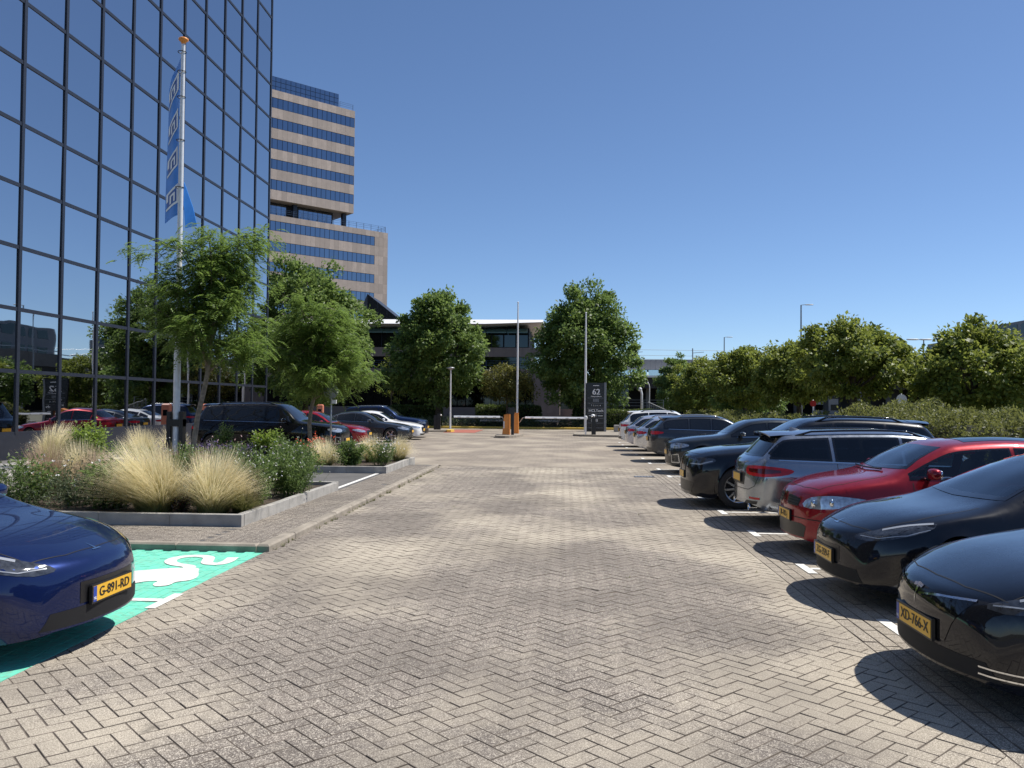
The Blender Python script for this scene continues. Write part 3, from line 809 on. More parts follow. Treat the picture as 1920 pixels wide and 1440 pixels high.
    def side_window(s, x0, x1, mat, lo=0.03, hi=0.04, ring=0.03, cut=False, parent=None, roundr=0):
        f = s.f; n = 12; bot, topp = [], []
        for i in range(n+1):
            x = x0+(x1-x0)*i/n; zb = f['belt'](x)+lo; zt = s.rail_z(x)-hi
            if zt-zb > 0.05: bot.append((x, 0.9, zb)); topp.append((x, 0.9, zt))
        if len(bot) < 2: return
        s.patch('side_window', bot+topp[::-1], (0, -1, 0), mat, 0.004, ring, sides=(1, -1), h=0.06, cut=cut, smooth_it=roundr)
    def finish(s, paint, smooth=45):
        keep = []
        if s.cuts:
            for f in s.F:
                c = s.V
                a = c[f[0]]; nrm = (c[f[1]]-a).cross(c[f[2]]-a); dele = False
                for poly, e1, e2, dd in s.cuts:
                    if abs(dd.y) > .8 and c[f[0]].y*dd.y > -0.02: continue
                    if abs(nrm.normalized().dot(dd)) < 0.12: continue
                    if abs(dd.x) > 0.8 and (c[f[0]].x-s.L*.5)*dd.x > 0: continue
                    if all(pip((c[i].dot(e1), c[i].dot(e2)), poly) for i in f): dele = True; break
                if not dele: keep.append(f)
        else: keep = s.F
        mb_ = MB(); mb_.add([tuple(v) for v in s.V], keep); o = mb_.build('body', paint, s.root, smooth=True, sharp=smooth)
        return o
_wheel_cache = {}
def wheel(car, x, sd, style):
    sp = car.sp; rw = sp['rw']; W = sp.get('Wm', .92); w = 0.215
    e = empty('wheel', (x, sd*(W-0.025), rw), 0, parent=car.root)
    key = (rw, style)
    if key not in _wheel_cache:
        rr = rw*(0.70 if style != 'small' else 0.64)
        t_ = MB(); t_.lathe([(rr*.97, -w), (rw*.94, -w), (rw, -w+.03), (rw, -.03), (rw*.985, -.012), (rw*.93, 0.0), (rr*1.06, 0.002), (rr*.99, -0.01), (rr*.97, -.05)], 40, axis=1); tm = t_.mesh('tyre', True)
        tm.materials.append(M['rubber'])
        r_ = MB(); r_.lathe([(rr*1.0, -.006), (rr*.985, 0.0), (rr*.93, -.012), (rr*.90, -.06), (rr*.88, -.12)], 40, axis=1)
        r_.lathe([(0.0, -.012), (.032, -.012), (.045, -.02), (.07, -.03), (.07, -.06)], 20, axis=1)
        nsp = {'five': 5, 'ten': 10, 'multi': 14, 'aero': 7, 'small': 6, 'vee': 5}[style]
        for k in range(nsp):
            for off_ in ((-0.10, 0.10) if style in ('five', 'vee') else (0,)):
                a = 2*math.pi*k/nsp; b_ = a+off_*(2.2 if style == 'vee' else 1.0)
                hw0, hw1 = (.02, .014) if nsp < 12 else (.011, .011)
                if style == 'aero': hw0, hw1 = .05, .045
                ca, sa = math.cos(a+off_*.6), math.sin(a+off_*.6); cb, sb = math.cos(b_), math.sin(b_)
                p0 = (.05*ca, .05*sa); p1 = (rr*.95*cb, rr*.95*sb); dx, dy = p1[0]-p0[0], p1[1]-p0[1]; l_ = math.hypot(dx, dy); nx, ny = -dy/l_, dx/l_
                r_.add([(p0[0]+nx*hw0, -.016, p0[1]+ny*hw0), (p0[0]-nx*hw0, -.016, p0[1]-ny*hw0), (p1[0]-nx*hw1, -.014, p1[1]-ny*hw1), (p1[0]+nx*hw1, -.014, p1[1]+ny*hw1),
                        (p0[0]+nx*hw0*1.3, -.06, p0[1]+ny*hw0*1.3), (p0[0]-nx*hw0*1.3, -.06, p0[1]-ny*hw0*1.3), (p1[0]-nx*hw1*1.3, -.06, p1[1]-ny*hw1*1.3), (p1[0]+nx*hw1*1.3, -.06, p1[1]+ny*hw1*1.3)],
                       [(0,1,2,3),(1,0,4,5),(2,1,5,6),(3,2,6,7),(0,3,7,4)])
        rm = r_.mesh('rim'); rm.materials.append(M['alloy'])
        d_ = MB(); d_.lathe([(0.0, -.13), (rr*.9, -.13), (rr*.9, -.14)], 24, axis=1); dm = d_.mesh('brake_disc'); dm.materials.append(M['alloy_dark'])
        _wheel_cache[key] = (tm, rm, dm)
    for nm, me in zip(('tyre', 'rim', 'brake_disc'), _wheel_cache[key]): link(nm, me, None, e)
    if sd < 0: e.rotation_euler = (0, 0, math.pi)
    if rim_rot: e.rotation_euler[1] = rim_rot.random()*6
    return e
rim_rot = random.Random(2)
def rbox(mb_, c, sx, sy, sz, e=4.0, n=10, tilt=0.0):
    # rounded box (superellipsoid)
    pw = lambda v, p: math.copysign(abs(v)**p, v); vs_ = []; fs_ = []
    for i in range(n+1):
        th = -math.pi/2+math.pi*i/n
        for j in range(2*n):
            ph = math.pi*j/n
            x, y, z = sx*pw(math.cos(th), 2/e)*pw(math.cos(ph), 2/e), sy*pw(math.cos(th), 2/e)*pw(math.sin(ph), 2/e), sz*pw(math.sin(th), 2/e)
            x, z = x*math.cos(tilt)+z*math.sin(tilt), -x*math.sin(tilt)+z*math.cos(tilt)
            vs_.append((c[0]+x, c[1]+y, c[2]+z))
    for i in range(n):
        for j in range(2*n): fs_.append((i*2*n+j, i*2*n+(j+1) % (2*n), (i+1)*2*n+(j+1) % (2*n), (i+1)*2*n+j))
    mb_.add(vs_, fs_)
def cabin(car, seats=True):
    sp = car.sp; f = car.f; W = sp.get('Wm', .92); xc = sp['cowl']; xe = sp['cabin_end']; fz = sp['floor'] if 'floor' in sp else .30
    m_ = MB(); zt = f['belt']((xc+xe)/2)-0.03; x0, x1 = xc-.05, xe
    w = W-0.13; m_.add([(x0,-w,fz),(x1,-w,fz),(x1,w,fz),(x0,w,fz),(x0,-w,zt-.03),(x1,-w,zt),(x1,w,zt),(x0,w,zt-.03)], [(0,1,2,3),(0,4,5,1),(1,5,6,2),(2,6,7,3),(3,7,4,0)])
    m_.build('cabin_tub', M['interior'], car.root)
    m_ = MB(); rbox(m_, (xc+.35, 0, f['belt'](xc)-.10), .38, W-.15, .13, 4); m_.build('dashboard', M['interior'], car.root, smooth=True)
    if not seats: return
    for x, ys in ((xc+1.25, (-.37, .37)), (xc+2.15, (-.38, .38))):
        if x > xe-.1: continue
        for y in ys:
            m_ = MB(); rbox(m_, (x-.12, y, fz+.22), .26, .25, .09, 4, 8); rbox(m_, (x+.16, y, fz+.54), .085, .24, .32, 4, 8, 0.28); rbox(m_, (x+.28, y, fz+.92), .05, .13, .09, 3, 8, 0.2)
            m_.build('seat', M['interior'], car.root, smooth=True)
    m_ = MB(); c0 = Vector((xc+.78, .37, f['belt'](xc)-.02)); ring = [c0+Vector((math.sin(a)*.07, math.cos(a)*.185, math.sin(a)*.17)) for a in [2*math.pi*k/20 for k in range(21)]]
    m_.tube(ring, .014, 6); m_.tube([c0-Vector((0, .17, 0)), c0+Vector((0, .17, 0))], .016, 6); m_.tube([c0, c0-Vector((.3, 0, .1))], .03, 6); m_.build('steering_wheel', M['blacktrim'], car.root, smooth=True)
def plate(car, txt, z, front=True, two_line=None):
    d = Vector((1, 0, 0)) if front else Vector((-1, 0, 0)); x = 0 if front else car.L
    loc, nor = car.hit(Vector((x, 0, z)), d); e = empty('licence_plate', (loc.x-0.012*d.x, 0, z), 0, parent=car.root)
    # the frame looks towards -x for the front plate
    rot = Matrix(((0, 0, -1), (-1, 0, 0), (0, 1, 0))) if front else Matrix(((0, 0, 1), (1, 0, 0), (0, 1, 0)))
    e.rotation_euler = rot.to_euler()
    m_ = MB(); m_.box(-.272, .272, -.068, .068, -.022, 0.0); m_.build('plate_holder', M['blacktrim'], e)
    m_ = MB(); m_.box(-.26, .26, -.055, .055, 0.0005, .003); m_.build('plate_face', M['plate_y'], e)
    m_ = MB(); m_.box(-.26, -.217, -.055, .055, .0035, .0042); m_.build('plate_band', M['plate_b'], e)
    if not txt: return e
    me = text_mesh(txt, .098); xs_ = [v.co.x for v in me.vertices]; wd = max(xs_)-min(xs_); k = min(1.0, .42/wd)
    me.transform(Matrix.Diagonal((k, 1.0, 1.0, 1.0))); bold(me, .006)
    o = link('plate_text', me, M['plate_t'], e); o.location = (.018, 0, .0046)
    me = text_mesh('NL', .03); o = link('plate_text', me, M['white_txt'], e); o.location = (-.238, -.03, .0048)
    return e
def mirror(car, x, z, paint, out=0.14):
    W = car.sp.get('Wm', .92)
    for sd in (1, -1):
        m_ = MB(); y0 = (W-.06)*sd; rbox(m_, (x, y0+sd*out, z+.03), .065, .105, .065, 2.6, 8)
        o = m_.build('door_mirror', paint, car.root, smooth=True)
        m_ = MB(); m_.tube([(x+.01, y0-sd*.04, z-.04), (x+.01, y0+sd*out*.7, z-.01)], .025, 8); m_.build('mirror_arm', M['blacktrim'], o)
        m_ = MB(); rbox(m_, (x+.052, y0+sd*out, z+.03), .018, .09, .052, 3, 8); m_.build('mirror_glass', M['chrome'], o, smooth=True)
def handles(car, xs_, mat, dz=-.10):
    for x in xs_:
        z = car.f['belt'](x)+dz
        for sd in (1, -1):
            loc, nor = car.hit(Vector((x, .9*sd, z)), Vector((0, -sd, 0))); m_ = MB(); rbox(m_, (loc.x, loc.y+.012*sd, loc.z), .105, .016, .014, 3, 6); m_.build('door_handle', mat, car.root, smooth=True)
def underbody(car):
    sp = car.sp; W = sp.get('Wm', .92)
    m_ = MB(); m_.box(.55, car.L-.55, -(W-.34), W-.34, .20, .42); m_.box(1.3, car.L-1.5, -(W-.12), W-.12, .24, .30); m_.box(.30, .56, -(W-.52), W-.52, .22, .40); m_.box(car.L-.56, car.L-.30, -(W-.52), W-.52, .30, .42)
    for xc in sp['axles']: m_.box(xc-.03, xc+.03, -(W-.2), W-.2, sp['rw']-.04, sp['rw']+.04)
    m_.build('underbody', M['blacktrim'], car.root)
    for xc in sp['axles']:
        for sd in (1, -1):
            m_ = MB(); n = 14; ra = sp['ra']+.012; vs_ = []
            for k in range(n+1):
                a = -0.25+(math.pi+0.5)*k/n
                for y in (W-.05, W-.42): vs_.append((xc+ra*math.cos(a), sd*y, sp['rw']+ra*math.sin(a)))
            m_.add(vs_, [(2*i, 2*i+1, 2*i+3, 2*i+2) for i in range(n)]); m_.add([(xc+ra*math.cos(-0.25+(math.pi+.5)*k/n), sd*(W-.42), sp['rw']+ra*math.sin(-0.25+(math.pi+.5)*k/n)) for k in range(n+1)], [tuple(range(n+1))])
            m_.build('wheel_liner', M['blacktrim'], car.root)
def profile(L, H, zn, xc, zc, x0, xm, x1, dr, xt, zt, W=.92, belt=None, rw=.33, ra=None, axles=None, tail=None, Hb=None, wroof=.60, **kw):
    """side profile from a few measures: nose height, cowl, roof start / crest / end, rear window foot"""
    top = [(0, zn-.17), (.035, zn-.06), (.10, zn), (xc*.45, zn+(zc-zn)*.58), (xc, zc), (xc+(x0-xc)*.5, zc+(H-.05-zc)*.60), (x0, H-.045), (xm, H), (x1, H-dr), (xt, zt)]
    top += tail or [(L-.05, zt-.05), (L, zt-.22)]
    b0, b1, b2 = belt or (zn-.06, zc-.08, zc)
    bl = [(0, b0-.16), (.10, b0), (xc*.55, b0+(b1-b0)*.6), (xc+.1, b1), ((xc+xt)/2, (b1+b2)/2), (min(xt, L-.2), b2), (L, min(b2-.04, zt-.24))]
    w = [(0, W-.26), (.10, W-.14), (.30, W-.055), (.75, W-.012), (1.5, W-.002), (L-1.4, W), (L-.7, W-.025), (L-.25, W-.075), (L-.08, W-.13), (L, W-.22)]
    wr = [(0, W-.48), (.35, W-.30), (xc-.15, W-.235), (xc+.1, W-.20), (x0, wroof+.03), (xm, wroof), (x1, wroof-.03), (xt, wroof+.06), (L, W-.32)]
    sl_ = [(0, .20), (.25, .18), (.8, .19), (L-.8, .22), (L-.2, .27), (L, .33)]
    d = dict(L=L, top=top, belt=bl, w=w, wr=wr, sill=sl_, rw=rw, ra=ra or rw+.045, axles=axles or (.86, L-.98), Wm=W, cowl=xc, cabin_end=min(xt, L-.3), H=H, x0=x0, x1=x1, xt=xt, zt=zt, zc=zc, dr=dr)
    d.update(kw); return d
def glazing(car, pillars, xa, xd, mat_side, mat_ws, see=False, ring=.028, wsz=(0.03, 0.06), hi=.04, rear=True, rear_mat=None, lo=.03):
    sp = car.sp; f = car.f; xb = [xa]+list(pillars)+[xd]
    for i, (a, b) in enumerate(zip(xb[:-1], xb[1:])):
        car.side_window(a+(0 if i == 0 else .022), b-(0 if i == len(xb)-2 else .022), mat_side, lo=lo, ring=ring, hi=hi, cut=see)
    # windscreen, laid from the front
    zc, H = sp['zc'], sp['H']; wb = f['wr'](sp['cowl']+.12)-.015; wt = f['wr'](sp['x0'])-.075; zb, ztp = zc+wsz[0], H-.045-wsz[1]
    pts = [(sp['cowl'], y*wb, zb-(.0 if abs(y) < .9 else 0)+.02*(abs(y))) for y in (-1, -.6, 0, .6, 1)]
    pts = pts+[(sp['x0'], y*(wt+(wb-wt)*.5*(1)), zb+(ztp-zb)*.5) for y in (1,)]+[(sp['x0'], y*wt, ztp-.012*abs(y)) for y in (1, .5, 0, -.5, -1)]+[(sp['x0'], -(wt+(wb-wt)*.5), zb+(ztp-zb)*.5)]
    car.patch('windscreen', pts, (1, 0, 0), mat_ws, .004, .035, cut=see, h=.06)
    if rear:
        z1, z0 = H-sp['dr']-.055, sp['zt']+.05; w0 = f['wr'](sp['xt']-.05)-.03; w1 = f['wr'](sp['x1'])-.07
        if z1-z0 > .1:
            car.patch('rear_window', [(car.L, -w0, z0), (car.L, 0, z0-.01), (car.L, w0, z0), (car.L, w1, z1), (car.L, 0, z1+.01), (car.L, -w1, z1)], (-1, 0, 0), rear_mat or mat_side, .004, .03, h=.06)
def seams(car, xs_, hood=True):
    f = car.f; sp = car.sp
    for x in xs_: car.ribbon('door_seam', [(x, .9, sp['rw']-.05), (x, .9, f['belt'](x))], (0, -1, 0), .007, M['seam'], sides=(1, -1))
    if hood:
        xc = sp['cowl']; w = f['wr'](xc*.5)+.05
        car.ribbon('bonnet_seam', [(xc, w*.98, 2), (xc*.5, w, 2), (.25, w*.86, 2)], (0, 0, -1), .007, M['seam'], sides=(1, -1))
        car.ribbon('bonnet_seam', [(.25, -w*.86, 2), (.16, -w*.45, 2), (.14, 0, 2), (.16, w*.45, 2), (.25, w*.86, 2)], (0, 0, -1), .007, M['seam'])
def roof_rails(car, x0, x1, mat, y=None, h=.045, r_=.016):
    for sd in (1, -1):
        pts = []
        for k in range(9):
            x = x0+(x1-x0)*k/8; yy = (car.f['wr'](x)-.035) if y is None else y
            loc, nor = car.hit(Vector((x, sd*yy, 1.2)), Vector((0, 0, -1))); e_ = min(k, 8-k); pts.append((x, sd*yy, loc.z+h*min(1, e_/1.0)-(.01 if e_ == 0 else 0)))
        m_ = MB(); m_.tube(pts, r_, 8); m_.build('roof_rail', mat, car.root, smooth=True)
def spoiler(car, x0, x1, mat, w=.56, drop=.02, under=True):
    top_, bot = [], []; n = 10
    for k in range(n+1):
        y = -w+2*w*k/n; loc, nor = car.hit(Vector((x0, y, 1.2)), Vector((0, 0, -1))); xe = x1-.07*(y/w)**2
        top_.append([(x0, y, loc.z+.004), ((x0+xe)/2, y*.985, loc.z+.004-drop*.3), (xe, y*.96, loc.z-drop)]); bot.append([(x0+.05, y*.97, loc.z-.05), ((x0+xe)/2, y*.96, loc.z-.045-drop*.3), (xe-.01, y*.95, loc.z-drop-.022)])
    m_ = MB(); V = [p for r_ in top_ for p in r_]; m_.add(V, [(3*k+j, 3*k+3+j, 3*k+4+j, 3*k+1+j)[::-1] for k in range(n) for j in range(2)])
    V2 = [(top_[k][2], bot[k][2]) for k in range(n+1)]; m_.add([p for q in V2 for p in q], [(2*k, 2*k+2, 2*k+3, 2*k+1) for k in range(n)]); o = m_.build('roof_spoiler', mat, car.root, smooth=True, sharp=40)
    m_ = MB(); V = [p for r_ in bot for p in r_]; m_.add(V, [(3*k+j, 3*k+3+j, 3*k+4+j, 3*k+1+j) for k in range(n) for j in range(2)]); m_.build('spoiler_underside', M['gloss_black'], o, smooth=True)
def newcar(sp, name, label, cat, loc, rz, paint, group=None):
    c = Car(sp); c.root = empty(name, loc, rz, label, cat, group); c.paint = paint; return c
def wheels(car, style):
    for x in car.sp['axles']:
        for sd in (1, -1): wheel(car, x, sd, style)
FQ = (.62, -.66, -.42)          # looking at a front corner from outside and a little above
RQ = (-.72, -.69, 0)
CARS = {}
def t_emblem(car, x, z, d, s=1.0):
    a = .055*s
    if d == 'top':
        car.patch('emblem', [(x, -a, 2), (x, a, 2), (x+.016*s, a*.8, 2), (x+.014*s, .012*s, 2), (x+.10*s, 0, 2), (x+.014*s, -.012*s, 2), (x+.016*s, -a*.8, 2)][::-1], (0, 0, -1), M['chrome'], .003, h=.03)
    else:
        car.patch('emblem', [(0, -a, z+.05*s), (0, 0, z+.058*s), (0, a, z+.05*s), (0, a*.85, z+.034*s), (0, .012*s, z+.036*s), (0, 0, z-.06*s), (0, -.012*s, z+.036*s), (0, -a*.85, z+.034*s)], (1, 0, 0), M['chrome'], .006, h=.03)
def sedan_ev(paint, loc, rz, txt, label, name='parked_sedan', wheel_style='aero'):
    sp = profile(4.69, 1.44, .69, 1.12, .945, 2.22, 2.85, 3.5, .055, 4.28, 1.14, W=.925, belt=(.645, .885, 1.0), rw=.335, axles=(.86, 3.74), tail=[(4.55, 1.09), (4.66, 1.02), (4.69, .86)], wroof=.575, bowF=.36, bowlen=1.1, endr=.08)
    sp['top'][:3] = [(0, .60), (.03, .655), (.10, .69)]
    c = newcar(sp, name, label, 'car', loc, rz, paint)
    glazing(c, (2.5, 3.38), 1.36, 3.98, M['cglass_dark'], M['cglass'], see=True)
    seams(c, (1.5, 2.52, 3.46)); cabin(c)
    hl = c.patch('headlight', [(.10, .50, .66), (.24, .62, .72), (.45, .74, .775), (.72, .82, .815), (.66, .86, .75), (.42, .82, .665), (.2, .68, .62), (.1, .55, .635)], FQ, M['lamp_dark'], .003, sides=(1, -1), h=.04, smooth_it=1)
    for sd, o in zip((1, -1), hl):
        c.ribbon('light_guide', [(.16, .54*sd, .65), (.26, .70*sd, .645), (.46, .82*sd, .69), (.64, .85*sd, .75)], (FQ[0], FQ[1]*sd, FQ[2]), .008, M['lamp_strip'], .005, parent=o)
        c.ribbon('light_guide', [(.30, .66*sd, .725), (.50, .755*sd, .775), (.68, .82*sd, .80)], (FQ[0], FQ[1]*sd, FQ[2]), .022, M['lamp_strip'], .005, parent=o)
    c.patch('air_intake', [(0, -.62, .235), (0, .62, .235), (0, .56, .345), (0, 0, .36), (0, -.56, .345)], (1, 0, 0), M['seam'], .003, h=.06)
    c.patch('bumper_panel', [(0, -.34, .37), (0, .34, .37), (0, .34, .52), (0, -.34, .52)], (1, 0, 0), M['blacktrim'], .003, h=.06)
    c.patch('tail_light', [(4.6, .45, .98), (4.6, .70, 1.0), (4.2, .92, 1.0), (4.2, .92, .90), (4.6, .72, .88), (4.6, .5, .9)], RQ, M['lamp_red'], .003, sides=(1, -1), h=.05)
    t_emblem(c, .115, 0, 'top', 1.0)
    plate(c, txt, .415); mirror(c, 1.62, .97, paint); handles(c, (2.32, 3.22), paint, -.13); underbody(c); wheels(c, wheel_style); c.finish(paint); return c
def liftback_ev(paint, loc, rz, txt, label):
    sp = profile(4.97, 1.445, .70, 1.28, .98, 2.45, 3.05, 3.7, .06, 4.55, 1.12, W=.982, belt=(.655, .92, 1.02), rw=.35, axles=(.92, 3.88), tail=[(4.8, 1.08), (4.93, 1.02), (4.97, .86)], wroof=.60, bowF=.40, bowlen=1.15, endr=.08)
    sp['top'][:3] = [(0, .61), (.03, .665), (.10, .70)]
    c = newcar(sp, 'parked_liftback', label, 'car', loc, rz, paint)
    glazing(c, (2.72, 3.6), 1.56, 4.2, M['cglass_dark'], M['cglass'], see=True)
    seams(c, (1.68, 2.82, 3.75)); cabin(c)
    hl = c.patch('headlight', [(.12, .56, .655), (.30, .68, .715), (.55, .80, .765), (.86, .89, .80), (.80, .92, .75), (.50, .88, .675), (.25, .74, .625)], FQ, M['lamp_dark'], .003, sides=(1, -1), h=.04, smooth_it=1)
    for sd, o in zip((1, -1), hl):
        c.ribbon('light_guide', [(.20, .60*sd, .655), (.38, .78*sd, .66), (.60, .88*sd, .71), (.78, .91*sd, .765)], (FQ[0], FQ[1]*sd, FQ[2]), .009, M['lamp_strip'], .005, parent=o)
        c.ribbon('light_guide', [(.30, .69*sd, .705), (.55, .80*sd, .755), (.74, .87*sd, .775)], (FQ[0], FQ[1]*sd, FQ[2]), .018, M['lamp_strip'], .005, parent=o)
    nz = c.patch('nose_panel', [(0, -.52, .66), (0, -.25, .635), (0, 0, .60), (0, .25, .635), (0, .52, .66), (0, .40, .50), (0, .34, .38), (0, -.34, .38), (0, -.40, .50)], (1, 0, 0), M['gloss_black'], .004, h=.05)
    c.ribbon('chrome_strip', [(0, -.52, .664), (0, -.25, .638), (0, -.04, .606)], (1, 0, 0), .012, M['chrome'], .007, parent=nz); c.ribbon('chrome_strip', [(0, .04, .606), (0, .25, .638), (0, .52, .664)], (1, 0, 0), .012, M['chrome'], .007, parent=nz)
    t_emblem(c, 0, .60, 'front', 1.15)
    c.patch('air_intake', [(0, -.70, .235), (0, .70, .235), (0, .62, .335), (0, 0, .35), (0, -.62, .335)], (1, 0, 0), M['seam'], .003, h=.06)
    for z in (.265, .305): c.ribbon('chrome_strip', [(.15, .56, z), (.25, .74, z), (.5, .90, z+.01)], (.8, -.6, 0), .009, M['chrome'], .006, sides=(1, -1))
    c.patch('tail_light', [(4.9, .45, .98), (4.9, .70, 1.0), (4.5, .96, 1.0), (4.5, .96, .90), (4.9, .72, .88)], RQ, M['lamp_red'], .003, sides=(1, -1), h=.05)
    plate(c, txt, .425); mirror(c, 1.9, 1.0, paint); handles(c, (2.6, 3.5), M['chrome'], -.13); underbody(c); wheels(c, 'five'); c.finish(paint); return c
def red_hatch(loc, rz):
    paint = M['p_red']
    sp = profile(4.21, 1.455, .80, 1.02, 1.03, 1.82, 2.5, 3.3, .06, 3.98, 1.02, W=.888, belt=(.745, .93, 1.0), rw=.315, axles=(.80, 3.43), wroof=.57, bowF=.30, bowlen=.9, endr=.12, tail=[(4.14, .97), (4.21, .8)])
    c = newcar(sp, 'parked_hatchback', 'glossy red hatchback with clear headlights between the black sedan and the grey estate', 'car', loc, rz, paint)
    glazing(c, (2.45,), 1.22, 3.35, M['cglass'], M['cglass'], see=True, ring=.022)
    seams(c, (1.25, 2.5)); cabin(c)
    hl = c.patch('headlight', [(.10, .44, .60), (.16, .50, .70), (.32, .66, .735), (.52, .76, .74), (.80, .84, .715), (.74, .86, .665), (.45, .80, .60), (.2, .62, .575)], (.7, -.62, -.25), M['lamp_clear'], .004, sides=(1, -1), h=.04, smooth_it=1)
    for sd, o in zip((1, -1), hl):
        for (x, y, z, r_) in ((.22, .58, .64, .05), (.40, .72, .66, .048)):
            loc_, nor = c.hit(Vector((x, y*sd, z)), Vector((.7, -.62*sd, -.25)).normalized()); m_ = MB(); rbox(m_, tuple(loc_), r_*.5, r_, r_, 2.2, 8); m_.build('lamp_bulb', M['chrome'], o, smooth=True)
    for sd in (1, -1):
        g = c.patch('grille', [(0, .09*sd, .715), (0, .28*sd, .715), (0, .43*sd, .69), (0, .40*sd, .60), (0, .12*sd, .60)], (1, 0, 0), M['blacktrim'], .004, h=.05)
        for z in (.63, .665, .695): c.ribbon('grille_bar', [(0, .12*sd, z), (0, .40*sd, z-.006)], (1, 0, 0), .010, M['seam'], .009, parent=g)
    e_ = c.patch('emblem', [(0, 0, .76), (0, .045, .685), (0, 0, .61), (0, -.045, .685)], (1, 0, 0), M['chrome'], .012, h=.03); c.patch('emblem_inner', [(0, 0, .727), (0, .022, .685), (0, 0, .643), (0, -.022, .685)], (1, 0, 0), M['p_red'], .015, h=.03, parent=e_)
    c.patch('air_intake', [(0, -.52, .24), (0, .52, .24), (0, .56, .37), (0, .48, .40), (0, -.48, .40), (0, -.56, .37)], (1, 0, 0), M['blacktrim'], .004, h=.05)
    c.ribbon('bumper_crease', [(.0, -.75, .46), (0, 0, .47), (0, .75, .46)], (1, 0, 0), .012, M['seam'], .002)
    c.ribbon('side_moulding', [(1.0, .88, .62), (3.2, .88, .66)], (0, -1, 0), .05, paint, .012, sides=(1, -1))
    c.patch('tail_light', [(4.0, .80, .98), (4.0, .86, .72), (4.2, .6, .72), (4.2, .6, .98)], RQ, M['lamp_red'], .004, sides=(1, -1), h=.05)
    c.patch('roof_panel', [(1.98, -.46, 2), (1.98, .46, 2), (3.1, .44, 2), (3.1, -.44, 2)], (0, 0, -1), M['cglass_op'], .004, h=.1)
    plate(c, 'JR-782-J', .47); mirror(c, 1.42, 1.02, paint); handles(c, (2.3,), paint); underbody(c); wheels(c, 'five')
    m_ = MB(); m_.tube([(1.05, .5, 1.06), (1.02, 0.1, 1.055), (1.06, -.35, 1.06)], .012, 5); m_.build('wiper', M['blacktrim'], c.root)
    c.finish(paint); return c
def grey_estate(loc, rz):
    paint = M['p_grey']
    sp = profile(4.94, 1.475, .76, 1.55, 1.0, 2.35, 2.9, 4.35, .05, 4.80, 1.04, W=.934, belt=(.70, .93, 1.0), rw=.345, axles=(.84, 3.82), wroof=.62, bowR=.26, tail=[(4.87, 1.0), (4.92, .93), (4.94, .78)], endr=.12)
    c = newcar(sp, 'parked_estate', 'steel grey estate car parked tail first with red tail light beside the red hatchback', 'car', loc, rz, paint)
    glazing(c, (2.72, 3.72), 1.75, 4.62, M['cglass_dark'], M['cglass'], see=True, rear=False, hi=.035)
    seams(c, (1.7, 2.75, 3.68), hood=True); cabin(c)
    c.ribbon('window_chrome', [(1.9, .9, c.f['belt'](1.9)+.018), (3.2, .9, c.f['belt'](3.2)+.018), (4.5, .9, c.f['belt'](4.5)+.018)], (0, -1, 0), .016, M['chrome'], .006, sides=(1, -1))
    c.patch('rear_window', [(5, -.62, 1.06), (5, 0, 1.05), (5, .62, 1.06), (5, .575, 1.24), (5, .53, 1.385), (5, 0, 1.395), (5, -.53, 1.385), (5, -.575, 1.24)], (-1, 0, 0), M['cglass_op'], .004, .02, h=.06)
    spoiler(c, 4.24, 4.64, paint, .55, .015); roof_rails(c, 2.35, 4.2, M['gloss_black'])
    m_ = MB(); m_.add([(3.95,-.025,1.435),(3.95,.025,1.435),(4.15,.03,1.42),(4.15,-.03,1.42),(4.11,0,1.49),(4.14,0,1.487)], [(0,1,4),(1,2,5,4),(2,3,5),(3,0,4,5)]); m_.build('roof_antenna', paint, c.root, smooth=True)
    tl = c.patch('tail_light', [(4.9, .44, .90), (4.9, .60, .925), (4.7, .80, .93), (4.40, .93, .895), (4.33, .94, .855), (4.45, .93, .80), (4.7, .82, .765), (4.9, .60, .775), (4.9, .45, .80)], (-.62, -.78, 0), M['lamp_red'], .006, sides=(1, -1), h=.04, smooth_it=1)
    for sd, o in zip((1, -1), tl):
        c.patch('lamp_inner', [(4.9, .55*sd, .875), (4.7, .78*sd, .885), (4.52, .90*sd, .87), (4.52, .91*sd, .835), (4.7, .80*sd, .81), (4.9, .56*sd, .83)], (-.62, -.78*sd, 0), M['lamp_red_dark'], .009, h=.04, parent=o)
    c.patch('number_recess', [(5, -.36, .62), (5, .36, .62), (5, .40, .80), (5, -.40, .80)], (-1, 0, 0), M['blacktrim'], .003, h=.05)
    pl = plate(c, None, .72, front=False)
    c.ribbon('tailgate_seam', [(5, -.72, .78), (5, -.66, .62), (5, -.5, .56), (5, .5, .56), (5, .66, .62), (5, .72, .78)], (-1, 0, 0), .008, M['seam'])
    c.patch('bumper_insert', [(5, -.62, .26), (5, .62, .26), (5, .70, .40), (5, .45, .40), (5, .40, .34), (5, -.40, .34), (5, -.45, .40), (5, -.70, .40)], (-1, 0, 0), M['blacktrim'], .004, h=.05)
    c.patch('rear_reflector', [(4.9, .55, .425), (4.8, .76, .425), (4.8, .76, .455), (4.9, .55, .455)], (-.8, -.6, 0), M['lamp_red'], .005, sides=(1, -1), h=.04)
    for sd in (1, -1):
        m_ = MB(); m_.lathe([(.045, 0), (.05, .10), (.055, .12), (.045, .12), (.043, .02), (0, .02)], 14, (4.76, .52*sd, .30), axis=0); m_.build('exhaust_tip', M['chrome'], c.root, smooth=True)
    c.ribbon('fuel_flap', [(4.0, .9, .74), (4.2, .9, .74), (4.2, .9, .90), (4.0, .9, .90), (4.0, .9, .74)], (0, -1, 0), .006, M['seam'], sides=(-1,), n=6)
    c.ribbon('chrome_strip', [(4.36, .93, .78), (4.1, .93, .735), (3.75, .93, .73)], (0, -1, 0), .006, M['seam'], sides=(1, -1))
